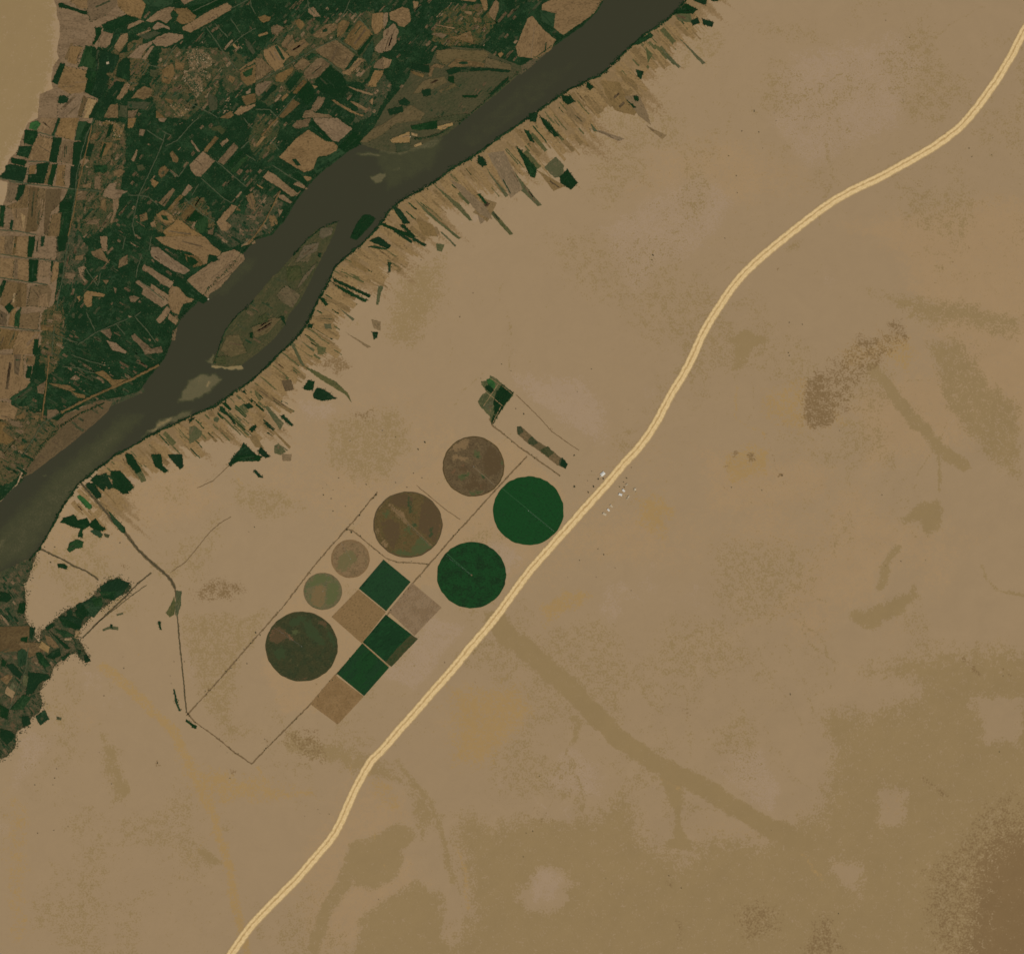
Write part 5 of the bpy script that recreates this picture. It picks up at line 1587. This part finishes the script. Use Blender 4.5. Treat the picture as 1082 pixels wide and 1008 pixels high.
building((662.8,527.0), 24, 14, 40, 's', 'small sandy shed touching the small cream shed, lower of that pair', False)
building((646.0,534.8), 32, 15, -50, 'c', 'northernmost of the three cream sheds standing in a diagonal row')
building((642.9,538.9), 28, 16, -45, 'w', 'white shed in the middle of the diagonal row of three')
building((638.8,543.2), 38, 22, -28, 'c', 'southernmost and widest shed of the diagonal row of three')
building((433.5,145), 12, 9, 10, 'c', 'tiny pump house on the pale sandbank in the river', False, 3)
building((220.2,316.4), 16, 12, 45, 'c', 'pale pump house on the west bank corner below the bare clearing', False, 4)
building((113.8,67), 28, 24, 12, 's', 'lone pinkish sandy roofed compound inside the dark green plots at upper left', False, 4)

# ------------------------------------------------------------------ trees standing alone or in twos
BARK = plain('bark', (84,68,50))
t = NT('leaves dry'); tcn = t.n('ShaderNodeTexCoord')
t.l(t.mix(t.step(t.noise(tcn.outputs['Object'], .25, 3), .4, .6), lin((52,58,34)), lin((74,72,44))), t.b.inputs['Base Color']); LEAFD = t.m
t = NT('leaves green'); tcn = t.n('ShaderNodeTexCoord')
t.l(t.mix(t.step(t.noise(tcn.outputs['Object'], .25, 3), .4, .6), lin((26,48,26)), lin((44,68,38))), t.b.inputs['Base Color']); LEAFG = t.m
def crown_mesh(nm, mat, seed, R=10, n=260):
    r = np.random.default_rng(seed); V = []; F = []
    lob = [(r.uniform(-.5, .5)*R, r.uniform(-.5, .5)*R, r.uniform(4, 8), r.uniform(.4, .62)*R) for _ in range(7)]
    for i in range(n):
        cx, cy, cz, rr = lob[r.integers(7)]; d = r.normal(size=3); d /= np.linalg.norm(d); d[2] = abs(d[2])*.8
        p = np.array([cx, cy, cz])+d*rr*r.uniform(.6, 1.05)*np.array([1, 1, .75]); a = r.normal(size=3); a /= np.linalg.norm(a); b = np.cross(a, d); b /= np.linalg.norm(b)+1e-6
        s = r.uniform(.7, 1.5); k = len(V); V += [tuple(p-a*s), tuple(p+b*s*.7), tuple(p+a*s), tuple(p-b*s*.7)]; F.append((k, k+1, k+2, k+3))
    me = bpy.data.meshes.new(nm); me.from_pydata([tuple(map(float, v)) for v in V], [], F); me.materials.append(mat); return me
def trunk_mesh(seed, R=10):
    r = np.random.default_rng(seed); V = []; F = []
    def limb(a, b, r0, r1):
        a = np.array(a, float); b = np.array(b, float); k = len(V); d = b-a; d /= np.linalg.norm(d); u_ = np.cross(d, [.3, 1, .1]); u_ /= np.linalg.norm(u_); w_ = np.cross(d, u_)
        for c, q in ((a, r0), (b, r1)):
            for i in range(6): th = i*math.pi/3; V.append(tuple(c+u_*q*math.cos(th)+w_*q*math.sin(th)))
        for i in range(6): F.append((k+i, k+(i+1) % 6, k+6+(i+1) % 6, k+6+i))
    limb((0,0,-.5), (.2,.1,3.2), .6, .4)
    for i in range(6): th = i*1.05+r.uniform(0, .6); limb((.2,.1,3), (math.cos(th)*R*.4, math.sin(th)*R*.4, r.uniform(5, 8)), .3, .1)
    me = bpy.data.meshes.new('trunk'); me.from_pydata([tuple(map(float, v)) for v in V], [], F); me.materials.append(BARK); return me
CR = {(m_, s): crown_mesh('crown', LEAFD if m_ == 'd' else LEAFG, s+(50 if m_ == 'd' else 0)) for m_ in 'dg' for s in range(3)}
TRK = [trunk_mesh(s) for s in range(3)]
def tree(p, size, kind, label, group, seed):
    x, y = W(p); e = bpy.data.objects.new('desert_tree', None); COL.objects.link(e); e.location = (x, y, float(relief(*p))); e.rotation_euler[2] = seed*1.3; e.scale = (size, size, min(size, 1.2))
    tag(e, label, 'tree', group)
    for nm, me in (('crown', CR[kind, seed % 3]), ('trunk', TRK[seed % 3])):
        o = bpy.data.objects.new(nm, me); COL.objects.link(o); o.parent = e
TREES = [((606.9,514.2),1.9,'g','dark bushy tree standing alone left of the white roofed building'),((632.3,506.2),1.5,'d','dusty tree at the lower left corner of the white building'),((637.6,505.8),1.5,'d','dusty tree at the lower right corner of the white building'),
 ((627.2,514.2),1.7,'d','wide dusty tree between the field side hamlet and the road'),((621.7,520.3),1.5,'d','dusty tree southernmost on the field side of the hamlet'),((621,508),.8,'d','small dusty tree left of the wide one by the hamlet'),
 ((654.6,514.3),1.1,'d','dusty tree on the road verge left of the sandy shed'),((659.6,514.8),1.3,'d','dusty tree touching the lower left of the sandy shed'),((662,505.3),1.3,'d','dusty tree above the sandy shed beside the road'),((659,509.5),1.0,'d','small dusty tree between road and sandy shed'),
 ((667.2,494),.9,'d','lone dusty tree on the road edge above the hamlet'),((625.2,498),.8,'d','small dusty tree left above the white building'),((606.8,481.3),1.5,'d','lone dusty tree above the path end, upper left of the hamlet'),
 ((671.6,519.3),.9,'d','dusty tree just below the farthest cream building'),((398,352.6),2.1,'g','round dark green tree clump alone on sand inland of the long island'),((396,355),1.3,'g','dark green tree attached below the lone round clump'),
 ((553.5,437.5),1.4,'d','dusty tree alone below the plantation corner'),((545,432),1.0,'d','small dusty tree beside the plantation corner'),((690,270),1.6,'d','lone dark tree on open sand upper centre of the desert'),
 ((689,275),1.0,'d','small tree beside the lone desert tree'),((47.5,578),1.2,'d','small dusty tree on bare ground beside the river bend'),((58,578),1.2,'d','small dusty tree right of the one by the river bend'),((53.6,594.3),1.4,'d','small tree just above the dark hedge below the small canal'),
 ((117.5,661.5),1.8,'g','green tree alone below the angled canal end'),((92.5,695),1.8,'g','dark green tree at the tip of the green belt'),((88,688),1.6,'d','dusty tree near the tip of the green belt'),((127,573.5),1.2,'d','small dusty tree left of the diagonal canal end'),
 ((270.5,668.5),1.5,'g','green tree on the long track left of the dark olive circle'),((275,671),1.3,'d','dusty tree right of the green one on the long track'),((258,686),1.0,'d','dusty tree on the long track below the green one'),
 ((261,701),1.1,'d','small tree inside the field left below the dark olive circle'),((371.5,562.5),1.6,'g','green tree at the angle of the track above small circles'),((366,560),1.2,'d','dusty tree at the track corner above the pale circle'),
 ((380,544.5),1.4,'g','green tree on the diagonal track above the small circles'),((397.5,523),1.6,'g','green tree at the upper end of the diagonal track'),((395,526.5),1.2,'g','green tree second from the upper end of the diagonal track'),
 ((168,660.3),.9,'d','small dark tree beside the short hedge below canal bend'),((62,758.5),1.5,'d','dusty green tree alone near the left edge plots'),((58,822),1.1,'d','small dark tree on open sand, lower left'),((166.5,806),1.3,'d','tree in the middle of a small dark stain, lower left'),
 ((826.5,502.5),1.2,'d','tree at the end of the dark gully on the desert plain'),((1060,714),.8,'d','small tree near the right edge'),((449,467.5),1.7,'d','dark tree left above the northernmost crop circle'),((442,475),1.5,'d','dusty tree left of the northernmost crop circle'),
 ((342,523),1.3,'d','small tree on open sand above the pale circle'),((358,505),1.0,'d','small tree on sand left of the diagonal track end'),((387,512),1.1,'d','small tree above the upper end of the diagonal track'),((505,521),.8,'d','small tree under the northernmost circle'),
 ((638,586),1.2,'d','small dark tree right of the road, mid desert'),((632,580),.9,'d','small tree beside the dark one mid desert'),((612.5,592),.9,'d','small tree just right of the road'),((797,118),1.1,'d','small tree in the upper desert'),((784,139),1.0,'d','small tree lower left of the upper desert one'),((802,140),1.1,'d','small ringed tree in the upper desert')]
for k, (p, s, kd, lb) in enumerate(TREES): tree(p, s*.72, kd, lb, 'single trees on the sand', k)
SCRUB = [(130,694),(131,706),(180,714),(181,722),(184,699),(195,699),(217,730),(233,788),(240,795),(243,822),(60,812),(37,829),(56,829),(110,735),(47,755),(280,781),(288,784),(118,828),(105,795),(72,873),(40,880),(57,877),(345,512),(352,518),(350,527),(352,540),(365,535),(341,516),(269,557),(263,562),(300,455),(289,444),(418,510),(430,515),(446,505),(437,500),(404,455),(407,460),(418,462),(370,466),(820,128),(818,120),(797,117),(806,157),(770,165),(961,40),(963,72),(954,106),(955,108),(936,22),(1049,146),(1024,157),(1027,166),(1048,164),(766,252),(778,186),(779,204),(969,334),(956,323),(848,343),(834,341),(833,373),(834,376),(773,515),(805,518),(887,455),(932,523),(978,592),(936,598),(952,593),(835,733),(835,734),(815,877),(1035,866),(1056,794),(886,965),(888,1000),(570,820),(556,880),(563,878),(640,928),(646,933),(720,938),(707,925),(553,905),(400,950),(338,859),(336,855),(348,860),(322,862),(470,700),(630,610),(600,610),(667,624),(650,600),(508,400),(530,385),(540,392),(625,390),(664,433),(610,414),(500,310),(486,335),(445,275),(432,250),(462,250)]
for k, p in enumerate(SCRUB):
    j = (_h(np.int64(p[0]), np.int64(p[1]), 7)); tree(p, .42+.35*float(j), 'd', 'tiny dark shrub standing by itself on open sand', 'tiny shrubs scattered over the sand', k)

# ------------------------------------------------------------------ palm crowns over every dark green patch, hedges on the banks
def domes(name, pts, rad, mat, z0, hgt, label):
    n = len(pts); K = 6; a = rng.uniform(0, 6.28, n)[:, None]+np.arange(K)*2*math.pi/K
    rr = rad[:, None]*rng.uniform(.72, 1.2, (n, K)); x = (pts[:, 0]-541)*M; y = (504-pts[:, 1])*M
    hz = hgt*rng.uniform(.7, 1.2, n)
    V = np.zeros((n, K*2+1, 3)); V[:, :K, 0] = x[:, None]+np.cos(a)*rr; V[:, :K, 1] = y[:, None]+np.sin(a)*rr; V[:, :K, 2] = np.reshape(z0+np.zeros(n), (n, 1))
    V[:, K:2*K, 0] = x[:, None]+np.cos(a+.5)*rr*.62; V[:, K:2*K, 1] = y[:, None]+np.sin(a+.5)*rr*.62; V[:, K:2*K, 2] = (z0+hz*.8)[:, None]
    V[:, 2*K] = np.stack([x, y, z0+hz], 1)
    b = (np.arange(n)*(2*K+1))[:, None]; T = []
    for i in range(K):
        j = (i+1) % K; T += [np.stack([b[:,0]+i, b[:,0]+j, b[:,0]+K+i], 1), np.stack([b[:,0]+j, b[:,0]+K+j, b[:,0]+K+i], 1), np.stack([b[:,0]+K+i, b[:,0]+K+j, b[:,0]+2*K], 1)]
    o = mk_np(name, V.reshape(-1, 3), np.concatenate(T), mat, 3, False); tag(o, label, 'trees', kind='stuff'); return o
t = NT('palm crowns'); pv = t.n('ShaderNodeNewGeometry').outputs['Position']
cc = t.mix(t.step(t.noise(pv, 1/110., 5, .75), .46, .58), lin((22,45,24)), lin((40,62,36)))
cc = t.mix(t.step(t.noise(pv, 1/16., 2), .60, .68), cc, lin((54,70,42))); t.l(cc, t.b.inputs['Base Color']); PALM = t.m
LM3 = CM.copy()
for P in LANES:
    d0 = np.array(ragged(P, 0, .7, False)).astype(int)
    for q in d0:
        if 0 <= q[0] < CW and 0 <= q[1] < CH: LM3[q[1], q[0]] = 8
yy, xx = np.nonzero((LM3 == 1) | (LM3 == 6) | ((LM3 == 7) & (rng.random(LM3.shape) < .45))); dens = .20
sel = rng.random(len(xx)) < dens*np.where(LM3[yy, xx] == 1, .9, 1.0)*(.35+1.3*fbm(xx/30., yy/30., 95, 3))
P_ = np.stack([xx[sel]+rng.uniform(.1, .9, sel.sum()), yy[sel]+rng.uniform(.1, .9, sel.sum())], 1)
z0 = np.where(LM3[yy[sel], xx[sel]] == 1, 3.0, 1.4)
domes('palm_crowns', P_, rng.uniform(3.2, 6.5, len(P_)), PALM, z0, 5.5, 'dark palm and orchard crowns dotted over the green flood plain')
pts = []
for i_, (c_, P) in enumerate(BLOCKS):
    if abs(area(P)) < 12: continue
    cx = sum(p[0] for p in P)/len(P); cy = sum(p[1] for p in P)/len(P); east = i_ >= N_ISLE
    for a_, b_ in zip(P, P[1:]+P[:1]):
        L = math.hypot(b_[0]-a_[0], b_[1]-a_[1])
        if c_ in 'gm': pr, sd, de = 1.0, .55, 1.0 if east else .8
        elif east: continue
        else: pr, sd, de = (.42 if cx > 100 else .3), .45, 1.1
        if rng.random() > pr: continue
        n_ = int(L*de*rng.uniform(.4, 1.1)); tt = rng.random(n_)
        for t_ in tt: pts.append((a_[0]+(b_[0]-a_[0])*t_+rng.normal()*sd, a_[1]+(b_[1]-a_[1])*t_+rng.normal()*sd))
for a_, b_ in zip(LOWVEG, LOWVEG[1:]+LOWVEG[:1]):
    L = math.hypot(b_[0]-a_[0], b_[1]-a_[1])
    for t_ in rng.random(int(L*2.6)):
        q_ = (a_[0]+(b_[0]-a_[0])*t_+rng.normal()*2.1, a_[1]+(b_[1]-a_[1])*t_+rng.normal()*2.1)
        if q_[0] > 0: pts.append(q_)
for p, w_ in TRACKS[:5]+[(q_, 1) for q_, _ in CANALS]:
    for a_, b_ in zip(p, p[1:]):
        L = math.hypot(b_[0]-a_[0], b_[1]-a_[1])
        for t_ in rng.random(int(L*.16)): pts.append((a_[0]+(b_[0]-a_[0])*t_+rng.normal()*.7, a_[1]+(b_[1]-a_[1])*t_+rng.normal()*.7))
pts = np.array(pts); ii = np.clip(pts.astype(int), 0, [CW-1, CH-1]); pts = pts[CM[ii[:,1], ii[:,0]] != 9]
domes('field_trees', pts, rng.uniform(2.4, 6.0, len(pts)), PALM, np.where(pts[:,0]*.64+pts[:,1]*.77 > 1e9, 1.0, .8), 7.0, 'loose rows of trees and bushes along the field edges')
def along(line, w_, per, offs=0):
    Q = np.array(ragged(line, .3, .6, False)); T = np.gradient(Q, axis=0); T /= np.maximum(np.hypot(T[:,0], T[:,1]), 1e-6)[:,None]; N = np.stack([-T[:,1], T[:,0]], 1)
    k = int(len(Q)*per); i = rng.integers(0, len(Q), k); th = .25+1.5*np.clip(fbm(Q[i,0]/9, Q[i,1]/9, 97, 3)-.3, 0, 1)*1.5
    return Q[i]+N[i]*(offs+rng.normal(0, 1, k)*w_*th)[:,None]
def hedge(line, w_, per, offs, label, base=True):
    if base:
        ow = [(float(a), float(b)) for a, b in line]
        b_ = ribbon('hedge_floor', [(ow, w_*1.7)], 1, MAT['g'], 1.35, amp=.3, wn=1.2, th=1.2)
        # shift the floor strip to the land side
        b_.location = (0, 0, 0)
    pts = along(line, w_, per, offs); o = domes('riverside_trees', pts, rng.uniform(4, 7.5, len(pts)), PALM, 1.3, 6, label)
    if base: b_.parent = o
hedge([(p[0]+.3, p[1]+.3) for p in EASTB[36:]], 1.05, 2.2, 0, 'dark tree line along the upper east bank of the river')
hedge([(p[0]+.3, p[1]+.2) for p in EASTB[26:38]], 1.1, 2.2, 0, 'dark tree line along the east bank beside the long island')
hedge([(p[0]+.2, p[1]+.2) for p in EASTB[4:27]], .95, 2.2, 0, 'dark tree line along the lower east bank of the river')
hedge([(p[0]+.2, p[1]+.2) for p in WEST[14:34]], .9, 1.4, 0, 'tree fringe along the west bank opposite the long island')
hedge([(p[0]-.2, p[1]-.2) for p in WEST[46:]], .9, 1.6, 0, 'tree fringe along the west bank near the top edge')
hedge([(238,350),(245,340),(252,332),(262,324),(268,318)], .5, 1.6, 0, 'dark fringe on the lower west shore of the long island', False)
hedge([(226,384),(232,366),(238,350)], .45, 1.8, 0, 'dark fringe near the south tip of the long island', False)
hedge([(310,270),(325,253),(340,241),(352,236),(358,234)], .7, 1.8, 0, 'dark fringe round the north tip of the long island', False)
hedge([(438,147),(450,146),(462,143),(480,132)], .8, 1.6, 0, 'dark fringe along the lower shore of the north bar', False)
hedge([(484,131),(500,118),(516,104),(536,88),(548,76)], .8, 1.4, 0, 'dark fringe along the outer shore of the north bar', False)
hedge([(20,512),(30,492),(45,470),(62,452),(86,436),(110,426)], 1.0, 1.8, 0, 'dark tree line between the silt bar and the palms', False)

# ------------------------------------------------------------------ village houses, too many to count
V = []; F = []; MI = []
def vhouse(x, y, s1, s2, h, a, m_):
    X, Y = W((x, y)); b = len(V); c_, s_ = math.cos(a), math.sin(a)
    for z in (1.0, 1.8+h):
        for p, q in ((-s1,-s2),(s1,-s2),(s1,s2),(-s1,s2)): V.append((X+p*c_-q*s_, Y+p*s_+q*c_, z))
    F.extend([(b+4,b+5,b+6,b+7)]+[(b+i, b+(i+1) % 4, b+4+(i+1) % 4, b+4+i) for i in range(4)]); MI.extend([m_]*5)
vy, vx = np.nonzero(CM == 5)
for k in rng.choice(len(vx), 210, replace=False):
    vhouse(vx[k]+rng.random(), vy[k]+rng.random(), rng.uniform(3, 7), rng.uniform(3, 5), rng.uniform(2.5, 5), rng.choice([.3, .9])+rng.normal(0, .1), int(rng.choice([0, 1, 2], p=[.5, .35, .15])))
for cx, cy, n, r_ in ((200,85,60,9),(212,62,30,6),(190,118,18,6),(60,340,22,5),(58,455,18,8),(35,440,14,9),(108,385,10,5),(80,399,8,4),(240,118,14,5),(292,120,10,5),(175,300,10,5),(62,105,6,6),(255,48,6,2),(490,30,18,12),(300,235,20,10),(175,232,16,7)):
    for _ in range(n):
        x = cx+rng.normal()*r_; y = cy+rng.normal()*r_
        if CM[int(np.clip(y, 0, CH-1)), int(np.clip(x, 0, CW-1))] in (4, 5, 6): vhouse(x, y, rng.uniform(3, 6.5), rng.uniform(2.5, 5), rng.uniform(3, 6), rng.normal(.6, .3), int(rng.choice([0, 1, 2], p=[.55, .35, .1])))
vh = mk('village_houses', V, F, plain('mud wall', (134,112,80))); vh.data.materials.append(plain('mud roof', (118,98,70))); vh.data.materials.append(plain('pale roof', (158,138,106)))
vh.data.polygons.foreach_set('material_index', MI); tag(vh, 'tightly packed low mud houses of the flood plain villages', 'houses', kind='stuff')

# ------------------------------------------------------------------ daylight and camera
w = bpy.data.worlds.new('World'); SC.world = w; w.use_nodes = True; nt = w.node_tree
sky = nt.nodes.new('ShaderNodeTexSky'); sky.sky_type = 'NISHITA'; sky.sun_disc = False
EL, AZ = math.radians(52), math.radians(140)            # sun in the south east
sky.sun_elevation = EL; sky.sun_rotation = AZ; sky.altitude = 300
bg = nt.nodes['Background']; bg.inputs['Strength'].default_value = .08; nt.links.new(sky.outputs[0], bg.inputs['Color'])
sl = bpy.data.lights.new('sun', 'SUN'); sl.energy = 3.2; sl.angle = math.radians(.5); sl.color = (1, .96, .9)
so = bpy.data.objects.new('sun', sl); COL.objects.link(so)
d = Vector((math.sin(AZ)*math.cos(EL), math.cos(AZ)*math.cos(EL), math.sin(EL))); so.rotation_euler = d.to_track_quat('Z', 'Y').to_euler(); so.location = (0, 0, 4000)
vs = SC.view_settings; vs.view_transform = 'Standard'; vs.look = 'None'; vs.gamma = 1; vs.use_curve_mapping = False; vs.exposure = EXPO
cam = bpy.data.cameras.new('camera'); co = bpy.data.objects.new('camera', cam); COL.objects.link(co)
H_ = 30000.0; co.location = (0, 0, H_); co.rotation_euler = (0, 0, 0)
cam.sensor_width = 36; cam.sensor_fit = 'HORIZONTAL'; cam.lens = 36*H_/(1082*M); cam.clip_start = 10; cam.clip_end = 400000
SC.camera = co
SC.cycles.filter_width = 1.6
